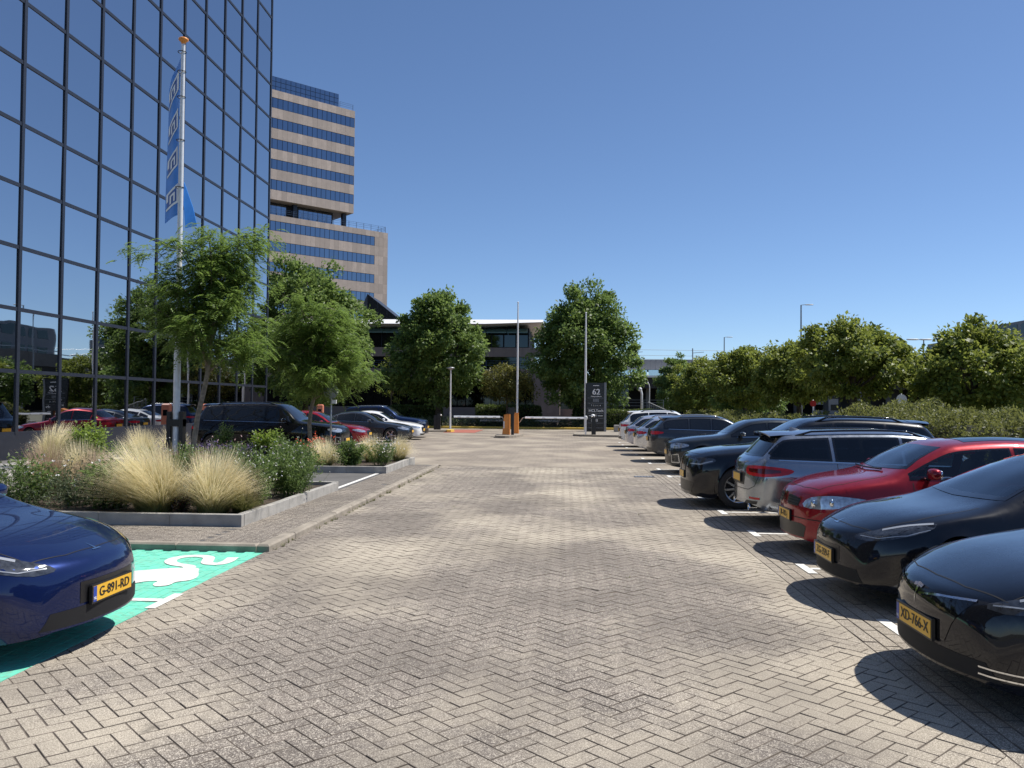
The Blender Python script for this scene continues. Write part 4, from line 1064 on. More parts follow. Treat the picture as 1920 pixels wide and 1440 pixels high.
    mirror(c, 1.95, 1.0, paint); handles(c, (2.55, 3.5), paint); underbody(c); wheels(c, 'vee'); c.finish(paint); return c
def suv(paint, loc, rz, label, L=4.7, H=1.67, W=.94, front=True, txt=None, style='ten', name='parked_suv', grille='kidney', see=False, zn=.93, rails=True, tailc=None, cat='car', group=None, xt_off=.16, wst=None):
    sp = profile(L, H-.03, zn, 1.42, zn+.21, 2.2, 2.75, L-.62, .07, L-xt_off, 1.12, W=W, belt=(zn-.075, zn+.11, zn+.17), rw=.365, ra=.415, axles=(.86, L-.97), wroof=.63, bowF=.22, bowR=.2, tail=[(L-.06, 1.06), (L, .88)], flare=.02, step=.065 if not see else .055)
    c = newcar(sp, name, label, cat, loc, rz, paint, group)
    gm = M['cglass_dark'] if see else M['cglass_op']
    glazing(c, (2.55, L-1.25), 1.6, L-.45, gm, M['cglass'] if see else M['cglass_op'], see=see)
    seams(c, (1.55, 2.6, L-1.5))
    if see: cabin(c)
    c.ribbon('window_chrome', [(1.75, .9, c.f['belt'](1.75)+.018), (L-.6, .9, c.f['belt'](L-.6)+.018)], (0, -1, 0), .014, M['chrome'] if grille != 'dark' else M['blacktrim'], .006, sides=(1, -1))
    hl = c.patch('headlight', [(.06, .42, zn-.10), (.10, .55, zn-.055), (.28, .74, zn-.04), (.48, .85, zn-.06), (.46, .87, zn-.12), (.25, .76, zn-.19), (.08, .5, zn-.18)], (.75, -.64, -.15), M['lamp_dark'] if grille == 'kidney' else M['lamp_clear'], .004, sides=(1, -1), h=.045, smooth_it=1)
    for sd, o in zip((1, -1), hl): c.ribbon('light_guide', [(.10, .52*sd, zn-.165), (.26, .74*sd, zn-.165), (.42, .85*sd, zn-.10)], (.75, -.64*sd, -.15), .02, M['lamp_strip'], .007, parent=o)
    if grille == 'kidney':
        for sd in (1, -1):
            g = c.patch('grille', [(0, .035*sd, zn-.08), (0, .30*sd, zn-.085), (0, .36*sd, zn-.17), (0, .30*sd, zn-.33), (0, .05*sd, zn-.34)], (1, 0, 0), M['blacktrim'], .006, h=.05, smooth_it=1)
            for k in range(6): c.ribbon('grille_bar', [(0, (.07+.043*k)*sd, zn-.105), (0, (.07+.038*k)*sd, zn-.315)], (1, 0, 0), .009, M['chrome'], .010, parent=g, n=5)
    else:
        g = c.patch('grille', [(0, -.42, zn-.10), (0, -.30, zn-.05), (0, .30, zn-.05), (0, .42, zn-.10), (0, .42, zn-.27), (0, .28, zn-.40), (0, -.28, zn-.40), (0, -.42, zn-.27)], (1, 0, 0), M['blacktrim'], .006, h=.05)
        for k in range(7): c.ribbon('grille_bar', [(0, -.36+.12*k, zn-.07), (0, -.34+.113*k, zn-.38)], (1, 0, 0), .012, M['chrome'], .010, parent=g, n=5)
        c.ribbon('fog_trim', [(.12, .56, zn-.36), (.18, .80, zn-.33), (.20, .82, zn-.55), (.12, .56, zn-.55), (.12, .56, zn-.36)], (.8, -.6, 0), .03, M['alloy'], .006, sides=(1, -1), n=6)
    c.patch('air_intake', [(0, -.6, .27), (0, .6, .27), (0, .66, .42), (0, .4, .46), (0, -.4, .46), (0, -.66, .42)], (1, 0, 0), M['blacktrim'], .004, h=.06)
    c.ribbon('sill_trim', [(1.35, .9, .25), (L-1.5, .9, .26)], (0, -1, 0), .09, M['blacktrim'], .006, sides=(1, -1))
    c.patch('tail_light', [(L, .50, .98), (L, .66, .995), (L-.12, .82, 1.0), (L-.34, .92, .975), (L-.34, .92, .925), (L-.12, .86, .885), (L, .66, .89), (L, .52, .92)], RQ, M['lamp_red'], .005, sides=(1, -1), h=.05, smooth_it=1)
    c.patch('number_recess', [(L, -.36, .66), (L, .36, .66), (L, .38, .82), (L, -.38, .82)], (-1, 0, 0), M['blacktrim'], .003, h=.06)
    c.patch('bumper_insert', [(L, -.7, .30), (L, .7, .30), (L, .62, .46), (L, -.62, .46)], (-1, 0, 0), M['blacktrim'], .004, h=.08)
    spoiler(c, L-.78, L-.36, paint, .54, .02)
    if rails: roof_rails(c, 2.25, L-.9, M['gloss_black'] if rails != 'silver' else M['alloy'], None, .05, .018)
    plate(c, txt, .56); plate(c, txt, .74, front=False)
    mirror(c, 1.85, zn+.19, paint); handles(c, (2.4, L-1.65), paint); underbody(c); wheels(c, style); c.finish(paint); return c
def estate(paint, loc, rz, label, L=4.72, H=1.44, W=.91, style='five', name='parked_estate', kind='wagon', txt=None):
    if kind == 'wagon': sp = profile(L, H-.02, .74, 1.45, .98, 2.25, 2.75, L-.75, .06, L-.14, 1.0, W=W, belt=(.68, .90, .97), rw=.325, wroof=.59, bowR=.24, tail=[(L-.05, .95), (L, .78)], step=.07)
    else: sp = profile(L, H-.02, .72, 1.42, .96, 2.3, 2.75, 3.3, .05, L-.30, 1.05, W=W, belt=(.66, .90, .98), rw=.33, wroof=.57, tail=[(L-.1, 1.03), (L-.03, .98), (L, .82)], step=.07)
    c = newcar(sp, name, label, 'car', loc, rz, paint)
    glazing(c, (2.6, L-1.2) if kind == 'wagon' else (2.6, 3.45), 1.62, L-.35 if kind == 'wagon' else L-.75, M['cglass_op'], M['cglass_op'])
    seams(c, (1.55, 2.62, L-1.35))
    c.ribbon('window_chrome', [(1.75, .9, c.f['belt'](1.75)+.016), (L-.7, .9, c.f['belt'](L-.7)+.016)], (0, -1, 0), .016, M['chrome'], .006, sides=(1, -1))
    hl = c.patch('headlight', [(.08, .44, .58), (.12, .54, .66), (.34, .74, .70), (.58, .85, .70), (.52, .86, .64), (.25, .74, .56)], (.72, -.64, -.25), M['lamp_clear'], .004, sides=(1, -1), h=.05, smooth_it=1)
    c.patch('grille', [(0, -.36, .64), (0, .36, .64), (0, .40, .55), (0, .28, .36), (0, -.28, .36), (0, -.40, .55)], (1, 0, 0), M['blacktrim'], .006, h=.06)
    c.patch('air_intake', [(0, -.6, .23), (0, .6, .23), (0, .6, .32), (0, -.6, .32)], (1, 0, 0), M['blacktrim'], .004, h=.06)
    c.patch('tail_light', [(L, .52, .875), (L, .66, .89), (L-.15, .80, .89), (L-.32, .89, .865), (L-.32, .89, .80), (L-.12, .80, .775), (L, .66, .78), (L, .53, .80)], RQ, M['lamp_red'], .005, sides=(1, -1), h=.05, smooth_it=1)
    c.patch('number_recess', [(L, -.34, .66), (L, .34, .66), (L, .38, .82), (L, -.38, .82)], (-1, 0, 0), M['blacktrim'], .003, h=.06)
    if kind == 'wagon': roof_rails(c, 2.3, L-1.0, M['alloy'])
    plate(c, txt, .50) ; plate(c, txt, .74, front=False)
    mirror(c, 1.85, .97, paint); handles(c, (2.4, 3.3), paint); underbody(c); wheels(c, style); c.finish(paint); return c
def place_cars():
    # right-hand row, from the camera outwards
    liftback_ev(M['p_navyblack'], (2.30, 5.62, 0), 0, 'XD-766-X', 'glossy black liftback nearest the camera on the right with chrome edged black nose panel')
    sedan_ev(M['p_navyblack'], (2.52, 8.25, 0), 0, 'ZG-359-F', 'glossy black sedan beside the red hatchback on the right')
    red_hatch((2.80, 10.75, 0), 0)
    grey_estate((2.72+4.94, 13.25, 0), math.pi)
    suv(M['p_navyblack'], (2.22, 15.75, 0), 0, 'black sport utility car with split kidney grille and bright multi spoke wheel', grille='kidney', style='ten', see=True)
    suv(M['p_anth'], (2.80, 23.0, 0), 0, 'dark grey compact crossover with silver framed fog lamps facing the lane', L=4.25, H=1.53, W=.9, zn=.86, grille='bars', style='five', name='parked_crossover', rails=False)
    suv(M['p_dgrey'], (2.75+4.5, 27.6, 0), math.pi, 'dark grey sport utility car parked tail first with red tail lights beside the silver estate', L=4.5, H=1.55, W=.91, zn=.88, grille='bars', front=False, rails='silver')
    estate(M['p_silver'], (2.60+4.7, 31.0, 0), math.pi, 'bright silver estate car parked tail first before the pale lilac grey one', L=4.7, H=1.46)
    estate(M['p_lilac'], (2.50+4.6, 34.0, 0), math.pi, 'pale lilac grey estate car parked tail first between silver estate and white car', L=4.6, H=1.47)
    suv(M['p_white'], (2.45+4.6, 37.2, 0), math.pi, 'white sport utility car parked tail first, farthest in the right row', L=4.6, H=1.66, W=.91, zn=.9, grille='bars', front=False)
    # left-hand side
    sedan_ev(M['p_blue'], (-3.36, 6.05, 0), math.pi, 'G-891-RD', 'deep blue sedan with yellow plate in the green charging bay at left', wheel_style='aero')
    suv(M['p_black'], (-7.35, 28.0, 0), math.pi, 'large black sport utility car parked behind the planting bed at left', L=5.25, H=1.84, W=.98, zn=1.0, grille='bars', style='multi', rails=True, see=False)
    estate(M['p_red'], (-8.3, 35.4, 0), math.pi, 'bright red car parked between the large black car and the grey fastback', L=4.3, H=1.5, kind='sedan', name='parked_car')
    estate(M['p_dgrey'], (-7.15, 39.2, 0), math.pi, 'dark grey fastback with bright roof line behind the far planting bed', L=4.7, H=1.45, kind='sedan', name='parked_fastback')
    estate(M['p_white'], (-7.05, 41.8, 0), math.pi, 'white sedan mostly hidden between grey fastback and navy car', L=4.7, H=1.46, kind='sedan', name='parked_sedan')
    suv(M['p_navy'], (-7.30, 44.6, 0), math.pi, 'navy blue sport utility car with silver roof rails at the end of the left row', L=4.8, H=1.72, W=.94, grille='kidney', rails='silver')
    estate(M['p_white'], (-13.0, 37.5, 0), math.pi/2*1.0, 'white car parked close to the glass block', L=4.4, H=1.48, kind='sedan', name='parked_car') if False else None
place_cars()
# ================================================================= vegetation
import numpy as np
def leafmat(name, dark, mid, light, transl=0.35, rough=0.5, spec=0.4):
    t = NT(name)
    rnd = t.island()
    big = t.noise(0.9, 2)
    k = t.n('Math', {0: rnd, 1: 0.65}, operation='MULTIPLY').outputs[0]
    k2 = t.n('Math', {0: big, 1: 0.45, 2: k}, operation='MULTIPLY_ADD').outputs[0]
    c = t.ramp(k2, [(0.15, dark), (0.5, mid), (0.85, light)])
    p = t.bsdf(c=c, r=rough, spec=spec)
    tl = t.n('BsdfTranslucent', {'Color': t.mix(0.5, c, tuple(min(1, x*1.5) for x in light), 'MIX')})
    mx = t.n('MixShader', {0: transl, 1: p, 2: tl.outputs[0]}); return t.surf(mx.outputs[0])
M['leaf_dense'] = leafmat('linden leaf', (0.05, 0.09, 0.02), (0.115, 0.19, 0.042), (0.21, 0.29, 0.08), .45)
M['leaf_row'] = leafmat('row tree leaf', (0.052, 0.09, 0.017), (0.13, 0.19, 0.032), (0.28, 0.31, 0.065), .45)
M['leaf_locust'] = leafmat('locust leaf', (0.065, 0.12, 0.022), (0.12, 0.20, 0.038), (0.20, 0.285, 0.065), .48)
M['leaf_autumn'] = leafmat('ornamental leaf', (0.07, 0.085, 0.018), (0.12, 0.135, 0.03), (0.20, 0.185, 0.05), .42)
M['leaf_hedge'] = leafmat('hedge leaf', (0.035, 0.06, 0.015), (0.08, 0.125, 0.028), (0.15, 0.19, 0.05), .35)
M['leaf_wild'] = leafmat('wild hedge leaf', (0.045, 0.058, 0.016), (0.11, 0.13, 0.032), (0.21, 0.22, 0.065), .42)
M['leaf_lime'] = leafmat('lime shrub leaf', (0.07, 0.13, 0.018), (0.14, 0.22, 0.03), (0.24, 0.32, 0.055), .4)
M['leaf_green'] = leafmat('perennial leaf', (0.042, 0.08, 0.02), (0.09, 0.155, 0.036), (0.17, 0.235, 0.07), .42)
M['leaf_grey'] = leafmat('grey green leaf', (0.045, 0.065, 0.03), (0.08, 0.105, 0.05), (0.13, 0.155, 0.08), .3)
M['leaf_brown'] = leafmat('dark purple leaf', (0.02, 0.012, 0.01), (0.04, 0.024, 0.018), (0.07, 0.04, 0.03), .2)
M['bark'] = plain('bark', (0.085, 0.068, 0.05), 0.9, var=.45, nscale=9, bump=.02)
M['bark_pale'] = plain('pale bark', (0.22, 0.185, 0.14), 0.9, var=.4, nscale=12, bump=.01)
M['petal'] = plain('white petals', (0.82, 0.80, 0.78), 0.6, var=.05)
M['petal_pink'] = plain('pink petals', (0.55, 0.36, 0.36), 0.6, var=.2)
M['petal_purple'] = plain('purple flower spikes', (0.13, 0.085, 0.22), 0.7, var=.3)
M['petal_red'] = plain('coral flowers', (0.75, 0.13, 0.06), 0.6, var=.2)
def grassmat(name, base, mid, tip, z0, z1):
    # blade colour runs from green foot to straw tip, along the blade
    t = NT(name)
    uv = t.n('UVMap').outputs[0]; sx = t.n('SeparateXYZ', {0: uv})
    r_ = t.island(); k = t.n('Math', {0: r_, 1: 0.3, 2: sx.outputs[1]}, operation='MULTIPLY_ADD').outputs[0]
    c = t.ramp(k, [(0.10, base), (0.55, mid), (1.0, tip)])
    p = t.bsdf(c=c, r=0.55, spec=.3); tl = t.n('BsdfTranslucent', {'Color': c}); mx = t.n('MixShader', {0: .4, 1: p, 2: tl.outputs[0]}); return t.surf(mx.outputs[0])
M['feather'] = grassmat('feather grass', (0.16, 0.20, 0.06), (0.52, 0.47, 0.21), (0.92, 0.82, 0.56), 0, 1)
M['feather_pink'] = grassmat('pinkish grass', (0.13, 0.12, 0.05), (0.36, 0.26, 0.15), (0.52, 0.38, 0.26), 0, 1)
M['feather_green'] = grassmat('green grass', (0.06, 0.085, 0.025), (0.13, 0.15, 0.045), (0.27, 0.25, 0.10), 0, 1)
def np_mesh(name, V, Fq, mat, uv=None, smooth=False):
    me = bpy.data.meshes.new(name); n, m_ = len(V), len(Fq); k = Fq.shape[1]
    me.vertices.add(n); me.vertices.foreach_set('co', V.astype(np.float32).ravel())
    me.loops.add(m_*k); me.loops.foreach_set('vertex_index', Fq.astype(np.int32).ravel())
    me.polygons.add(m_); me.polygons.foreach_set('loop_start', np.arange(0, m_*k, k, dtype=np.int32))
    if smooth: me.polygons.foreach_set('use_smooth', np.ones(m_, dtype=bool))
    if uv is not None:
        l = me.uv_layers.new(name='UVMap'); l.data.foreach_set('uv', uv[Fq.ravel()].astype(np.float32).ravel())
    me.update(calc_edges=True); me.validate()
    if mat: me.materials.append(mat)
    return me
def norm(a): return a/np.maximum(1e-9, np.linalg.norm(a, axis=1, keepdims=True))
def leaf_quads(P, D, Nn, ln, wd, fold=0.18):
    D = norm(D); S = norm(np.cross(D, Nn)); Nn = norm(np.cross(S, D))
    ln = np.asarray(ln).reshape(-1, 1)*np.ones((len(P), 1)); wd = np.asarray(wd).reshape(-1, 1)*np.ones((len(P), 1))
    V = np.stack([P, P+D*ln*.45+S*wd*.5+Nn*wd*fold, P+D*ln, P+D*ln*.45-S*wd*.5+Nn*wd*fold], 1).reshape(-1, 3)
    Fq = np.arange(len(P)*4).reshape(-1, 4); return V, Fq
def clump_leaves(rs, C, rad, n, size, out_c, up=0.35, flat=0.75, asp=.62):
    P = rs.normal(size=(n, 3))*rad*.5*np.array([1, 1, flat]); r_ = np.linalg.norm(P, axis=1, keepdims=True); P = np.where(r_ > rad, P*rad/np.maximum(r_, 1e-6), P)
    outw = norm((P+C)-out_c+1e-6); D = norm(outw*.8+rs.normal(size=(n, 3))*.75+np.array([0, 0, -.25])); Nn = norm(outw*.45+np.array([0, 0, up+.35])+rs.normal(size=(n, 3))*.55)
    ln = size*rs.uniform(.7, 1.3, n); return leaf_quads(P+C, D, Nn, ln, ln*asp)
def limbs(mb_, base, top, crown_c, crown_r, r0, rs, n=9, start=.55):
    base = np.array(base, float); top = np.array(top, float)
    pts = [base+(top-base)*k/5+rs.normal(size=3)*np.array([.05, .05, 0])*(k > 0)*r0*4 for k in range(6)]
    mb_.tube([tuple(p) for p in pts], [r0*1.25, r0, r0*.9, r0*.8, r0*.6, r0*.35], 9)
    for i in range(n):
        f = rs.uniform(start, .95); p0 = base+(top-base)*f; a = 2*math.pi*(i/n)+rs.uniform(-.3, .3); el = rs.uniform(.15, .9)
        tgt = np.array(crown_c)+np.array([math.cos(a)*math.cos(el), math.sin(a)*math.cos(el), math.sin(el)*.9])*np.array(crown_r)*rs.uniform(.6, .85)
        mid = (p0+tgt)/2+np.array([0, 0, -.1*np.linalg.norm(tgt-p0)]); mb_.tube([tuple(p0), tuple(mid), tuple(tgt)], [r0*.45, r0*.3, r0*.08], 6)
def dense_tree(name, label, loc, H, R_, base, trunk_r, mat, seed, nc=150, per=190, leaf=.24, clump=.62, group=None, bark='bark', lean=(0, 0), shape=1.0, flat=.75):
    rs = np.random.RandomState(seed); rz = (H-base)/2; cc = np.array([lean[0], lean[1], base+rz]); rr = np.array([R_, R_, rz])
    Vs, Fs = [], []; nb = 0
    for i in range(nc):
        u = 1-2*(i+.5)/nc; th = i*2.39996+rs.uniform(-.3, .3); q = math.sqrt(1-u*u)
        d = np.array([q*math.cos(th), q*math.sin(th), u]); k = rs.uniform(.74, 1.0) if rs.rand() < .74 else (rs.uniform(.35, .7) if rs.rand() < .7 else rs.uniform(1.0, 1.1))
        k *= 1+.13*math.sin(3*th+seed)*q+.10*math.sin(5*th+u*4+seed*2)+.06*math.sin(9*th-u*7)
        # egg: narrower at the top or bottom
        wz = 1-(.22*u if shape > 0 else -.0); p = cc+d*rr*k*np.array([wz, wz, 1])
        V, Fq = clump_leaves(rs, p, clump*rs.uniform(.75, 1.3), int(per*rs.uniform(.7, 1.3)), leaf, cc, flat=flat); Vs.append(V); Fs.append(Fq+nb); nb += len(V)
    root = empty(name, loc, rs.uniform(0, 6), label, 'tree', group)
    m_ = MB(); limbs(m_, (0, 0, 0), (lean[0], lean[1], base+rz*1.1), cc, rr, trunk_r, rs, 11, start=.45 if base < 2 else base/(base+rz*1.1)*.9); m_.build('trunk', M[bark], root, smooth=True)
    link('crown', np_mesh('crown', np.concatenate(Vs), np.concatenate(Fs), mat), None, root); return root
def locust(label, loc, H, R_, seed, limbs_=None, nf=2400, trunk_top=.62, lean=(.6, 0)):
    rs = np.random.RandomState(seed); root = empty('honey_locust', loc, 0, label, 'tree')
    m_ = MB(); tt = np.array([lean[0], lean[1], H*trunk_top])
    tp = [np.array([0, 0, 0.])+tt*k/6+np.array([math.sin(k*1.3+seed)*.06, math.cos(k)*.05, 0])*(k > 0) for k in range(7)]
    m_.tube([tuple(p) for p in tp], [.085, .07, .065, .06, .055, .048, .035], 8)
    ends = []
    nl = 17
    for i in range(nl):
        f = .60+.40*i/(nl-1); p0 = tp[0]+(tt-tp[0])*f; a = i*2.4+rs.uniform(-.4, .4)
        ln = R_*(1.0-.45*max(0, f-.6)/.4)*rs.uniform(.75, 1.1); rise = H*(.04+.36*f*f)*rs.uniform(.6, 1.0)
        p3 = p0+np.array([math.cos(a)*ln, math.sin(a)*ln, rise]); p1 = p0+(p3-p0)*.35+np.array([0, 0, rise*.18]); p2 = p0+(p3-p0)*.72+np.array([0, 0, rise*.10])
        if p3[2] > H: p3[2] = H-rs.uniform(0, .3)
        m_.tube([tuple(p0), tuple(p1), tuple(p2), tuple(p3)], [.034, .024, .014, .005], 5)
        for k in range(9):
            t_ = .30+.70*k/8; q = (p0+(p1-p0)*t_/.35) if t_ < .35 else ((p1+(p2-p1)*(t_-.35)/.37) if t_ < .72 else (p2+(p3-p2)*(t_-.72)/.28)); ends.append((q, np.array([math.cos(a), math.sin(a), .0]), .20+.32*math.sin(math.pi*min(1, t_))))
            if k % 2 == 0:
                b_ = rs.normal(size=3)*np.array([.45, .45, .15])*R_*.42; q2 = q+b_; m_.tube([tuple(q), tuple(q+b_*.5+np.array([0, 0, .05])), tuple(q2)], [.010, .007, .003], 4)
                for w in (.45, .75, 1.0): ends.append((q+b_*w, norm(b_.reshape(1, 3))[0], .24))
    m_.build('trunk', M['bark_pale'], root, smooth=True)
    E_ = len(ends); idx = rs.randint(0, E_, nf); C = np.array([ends[i][0] for i in idx]); Dd = np.array([ends[i][1] for i in idx]); rad = np.array([ends[i][2] for i in idx]).reshape(-1, 1)
    B = C+rs.normal(size=(nf, 3))*rad*np.array([.75, .75, .45])
    D = norm(Dd*.7+rs.normal(size=(nf, 3))*.7*np.array([1, 1, .3])+np.array([0, 0, -.05])); ln = rs.uniform(.20, .36, nf).reshape(-1, 1); up_ = np.array([[0, 0, 1.]]); S = norm(np.cross(D, up_)+rs.normal(size=(nf, 3))*.15)
    Vs, Fs = [], []; nb = 0; K = 8
    for k in range(K):
        f = (k+.6)/K
        P = B+D*ln*f+np.array([0, 0, -1])*ln*(f*f)*.55
        for sgn in (-1, 1):
            dd = S*sgn+D*.45+np.array([0, 0, -.30]); V, Fq = leaf_quads(P, dd, norm(np.array([[0, 0, 1.]])+rs.normal(size=(nf, 3))*.35), .095*(1-.35*abs(f-.5))*np.ones(nf), .034*np.ones(nf)); Vs.append(V); Fs.append(Fq+nb); nb += len(V)
    link('crown', np_mesh('crown', np.concatenate(Vs), np.concatenate(Fs), M['leaf_locust']), None, root); return root
def blades(rs, n, h, r, spread, w=.006, droop=.5, seg=5):
    a = rs.uniform(0, 2*math.pi, n); rb_ = r*.34*np.sqrt(rs.rand(n)); out = spread*rs.uniform(.03, 1.0, n)**.95; hh = h*rs.uniform(.45, 1.12, n)*(1-.38*(out/spread)**2)
    a2 = a+rs.normal(size=n)*.5; lean_ = rs.normal(size=2)*.13; jit = rs.normal(size=(n, 2))*.13; Vs = []; uv = []
    for k in range(seg+1):
        t_ = k/seg; rad = rb_+out*r*(.35*t_+.65*t_**2); z = hh*(t_-droop*.55*(out/spread+.12)*t_**3); x = np.cos(a2)*rad+lean_[0]*h*t_*t_+jit[:, 0]*t_*r; y = np.sin(a2)*rad+lean_[1]*h*t_*t_+jit[:, 1]*t_*r
        ww = w*(1-.75*t_)+.0006; sx, sy = -np.sin(a2+rs.normal(size=n)*.4), np.cos(a2)
        Vs.append(np.stack([x+sx*ww/2, y+sy*ww/2, z], 1)); Vs.append(np.stack([x-sx*ww/2, y-sy*ww/2, z], 1)); uv += [np.stack([np.zeros(n), np.full(n, t_)], 1)]*2
    V = np.stack(Vs, 1).reshape(-1, 3); U = np.stack(uv, 1).reshape(-1, 2); m_ = 2*(seg+1); base = (np.arange(n)*m_).reshape(-1, 1)
    Fq = np.concatenate([base+np.array([2*k, 2*k+1, 2*k+3, 2*k+2]) for k in range(seg)], 0); return V, Fq, U
def grass_clump(label, loc, h, r, n, mat='feather', seed=0, group='feather grass clumps in the planting beds', name='feather_grass', w=.006):
    rs = np.random.RandomState(seed); V, Fq, U = blades(rs, n, h, r, 1.0, w); o = link(name, np_mesh(name, V, Fq, M[mat], U), None); o.location = loc; return tag(o, label, 'grass', group)
def bush_mesh(rs, h, r, n, leaf, asp=.45, stems=14, base=.1, fine=False):
    Vs, Fs = [], []; nb = 0; S = []
    for i in range(stems):
        a = rs.uniform(0, 6.283); q = r*math.sqrt(rs.rand())*.9; tip = np.array([math.cos(a)*q, math.sin(a)*q, h*rs.uniform(.72, 1.05)*(1-.35*(q/r)**2)]); foot = tip*np.array([.35, .35, 0]); S.append((foot, tip))
        k = n//stems; t_ = rs.uniform(base, 1.0, k).reshape(-1, 1); P = foot+(tip-foot)*t_+rs.normal(size=(k, 3))*np.array([1, 1, .6])*r*(.10 if fine else .13)
        D = norm(rs.normal(size=(k, 3))*np.array([1, 1, .5])+np.array([0, 0, .35 if not fine else .8])); Nn = norm(np.array([0, 0, .9])+rs.normal(size=(k, 3))*.45); ln = leaf*rs.uniform(.6, 1.3, k)
        V, Fq = leaf_quads(P, D, Nn, ln, ln*asp); Vs.append(V); Fs.append(Fq+nb); nb += len(V)
    return np.concatenate(Vs), np.concatenate(Fs), S
def bush(name, label, loc, h, r, n, leaf, mat, seed, asp=.45, flowers=0, fmat='petal', fsize=.022, stems=14, cat='shrub', group=None, fine=False, fup=.25):
    rs = np.random.RandomState(seed); root = empty(name, loc, 0, label, cat, group); V, Fq, S = bush_mesh(rs, h, r, n, leaf, asp, stems, fine=fine)
    link('foliage', np_mesh('foliage', V, Fq, M[mat]), None, root)
    m_ = MB()
    for f, t_ in S: m_.tube([tuple(f), tuple((f+t_)/2+np.array([0, 0, .05])), tuple(t_)], [.007, .005, .002], 4)
    tag(m_.build('stems', M['leaf_green'], root), kind='stuff')
    if flowers:
        P = np.stack([np.zeros(3) for _ in range(flowers)]); ii = rs.randint(0, len(S), flowers)
        for k in range(flowers): f, t_ = S[ii[k]]; P[k] = f+(t_-f)*rs.uniform(.65, 1.0+fup)+rs.normal(size=3)*np.array([.3, .3, .1])*r
        vv, ff = [], []; nb = 0
        for q in range(3):
            D = rs.normal(size=(flowers, 3)); V, Fq = leaf_quads(P, D, rs.normal(size=(flowers, 3)), np.full(flowers, fsize*1.5), np.full(flowers, fsize)); vv.append(V); ff.append(Fq+nb); nb += len(V)
        link('flowers', np_mesh('flowers', np.concatenate(vv), np.concatenate(ff), M[fmat]), None, root, 'stuff')
        m_ = MB()
        for k in range(0, flowers, 4): m_.tube([tuple(P[k]*np.array([.8, .8, .55])), tuple(P[k])], .0018, 3, False)
        tag(m_.build('flower_stalks', M['leaf_green'], root), kind='stuff')
    return root
def hedge_leaves(rs, x0, x1, y0, y1, z0, z1, n, leaf, mat, name, parent=None, wob=.12, asp=.55, faces='all', shoots=0):
    # leaves over the surface of a rounded block
    dx, dy, dz = x1-x0, y1-y0, z1-z0; A = np.array([dx*dy, dx*dz, dx*dz, dy*dz, dy*dz]); k = rs.choice(5, n, p=A/A.sum()); u, v = rs.rand(n), rs.rand(n); P = np.zeros((n, 3)); N_ = np.zeros((n, 3))
    for f in range(5):
        m_ = k == f
        if f == 0: P[m_] = np.stack([x0+dx*u[m_], y0+dy*v[m_], np.full(m_.sum(), z1)], 1); N_[m_] = (0, 0, 1)
        elif f < 3: P[m_] = np.stack([x0+dx*u[m_], np.full(m_.sum(), y0 if f == 1 else y1), z0+dz*v[m_]], 1); N_[m_] = (0, -1 if f == 1 else 1, 0)
        else: P[m_] = np.stack([np.full(m_.sum(), x0 if f == 3 else x1), y0+dy*u[m_], z0+dz*v[m_]], 1); N_[m_] = (-1 if f == 3 else 1, 0, 0)
    lump = np.sin(P[:, 0]*2.1+P[:, 1]*1.3)*np.sin(P[:, 1]*2.7+P[:, 2]*3.1+1)+.6*np.sin(P[:, 0]*5.3-P[:, 1]*4.1+P[:, 2]*2)
    depth = rs.exponential(.05, n); low = np.sin(P[:, 1]*.53+1.1)+.8*np.sin(P[:, 1]*1.17+P[:, 0])+.5*np.sin(P[:, 1]*2.3); P = P+N_*(lump*wob-depth+.03).reshape(-1, 1)+rs.normal(size=(n, 3))*.03
    if wob > .1: P[:, 2] += low*wob*.9*np.clip((P[:, 2]-z0)/(z1-z0), 0, 1)
    D = norm(rs.normal(size=(n, 3))+N_*.5+np.array([0, 0, .25])); Nn = norm(N_*.8+rs.normal(size=(n, 3))*.55+np.array([0, 0, .35])); ln = leaf*rs.uniform(.65, 1.35, n); V, Fq = leaf_quads(P, D, Nn, ln, ln*asp)
    if shoots:
        Vs, Fs = [V], [Fq]; nb = len(V)
        for i in range(shoots):
            b = np.array([rs.uniform(x0, x1), rs.uniform(y0, y1), z1-.05]); d = np.array([rs.normal()*.5, rs.normal()*.5, rs.uniform(.5, 1)]); d /= np.linalg.norm(d); l_ = rs.uniform(.15, .5); kk = 9
            t_ = np.linspace(.1, 1, kk).reshape(-1, 1); P = b+d*l_*t_+np.array([0, 0, -1])*(t_**2)*l_*.2; V, Fq = leaf_quads(P, norm(rs.normal(size=(kk, 3))*.7+d), norm(rs.normal(size=(kk, 3))+np.array([0, 0, 1])), leaf*rs.uniform(.6, 1, kk), leaf*.4*np.ones(kk)); Vs.append(V); Fs.append(Fq+nb); nb += len(V)
        V, Fq = np.concatenate(Vs), np.concatenate(Fs)
    return link(name, np_mesh(name, V, Fq, M[mat]), None, parent)
M['hedge_core'] = plain('twiggy core', (0.022, 0.024, 0.012), 0.95, var=.4, nscale=20)
def hedge(label, x0, x1, y0, y1, z1, n, leaf, mat, seed, name='hedge', shoots=0, wob=.05):
    rs = np.random.RandomState(seed); root = empty(name, ((x0+x1)/2, (y0+y1)/2, 0), 0, label, 'hedge'); inv_ = Matrix.Translation((-(x0+x1)/2, -(y0+y1)/2, 0))
    m_ = MB(); q = .16; m_.bbox(x0+q, x1-q, y0+q, y1-q, 0, z1-q, .15); o = m_.build('twigs', M['hedge_core'], root); o.matrix_parent_inverse = inv_
    o = hedge_leaves(rs, x0, x1, y0, y1, .05, z1, n, leaf, mat, 'foliage', root, wob=wob, shoots=shoots); o.matrix_parent_inverse = inv_; return root

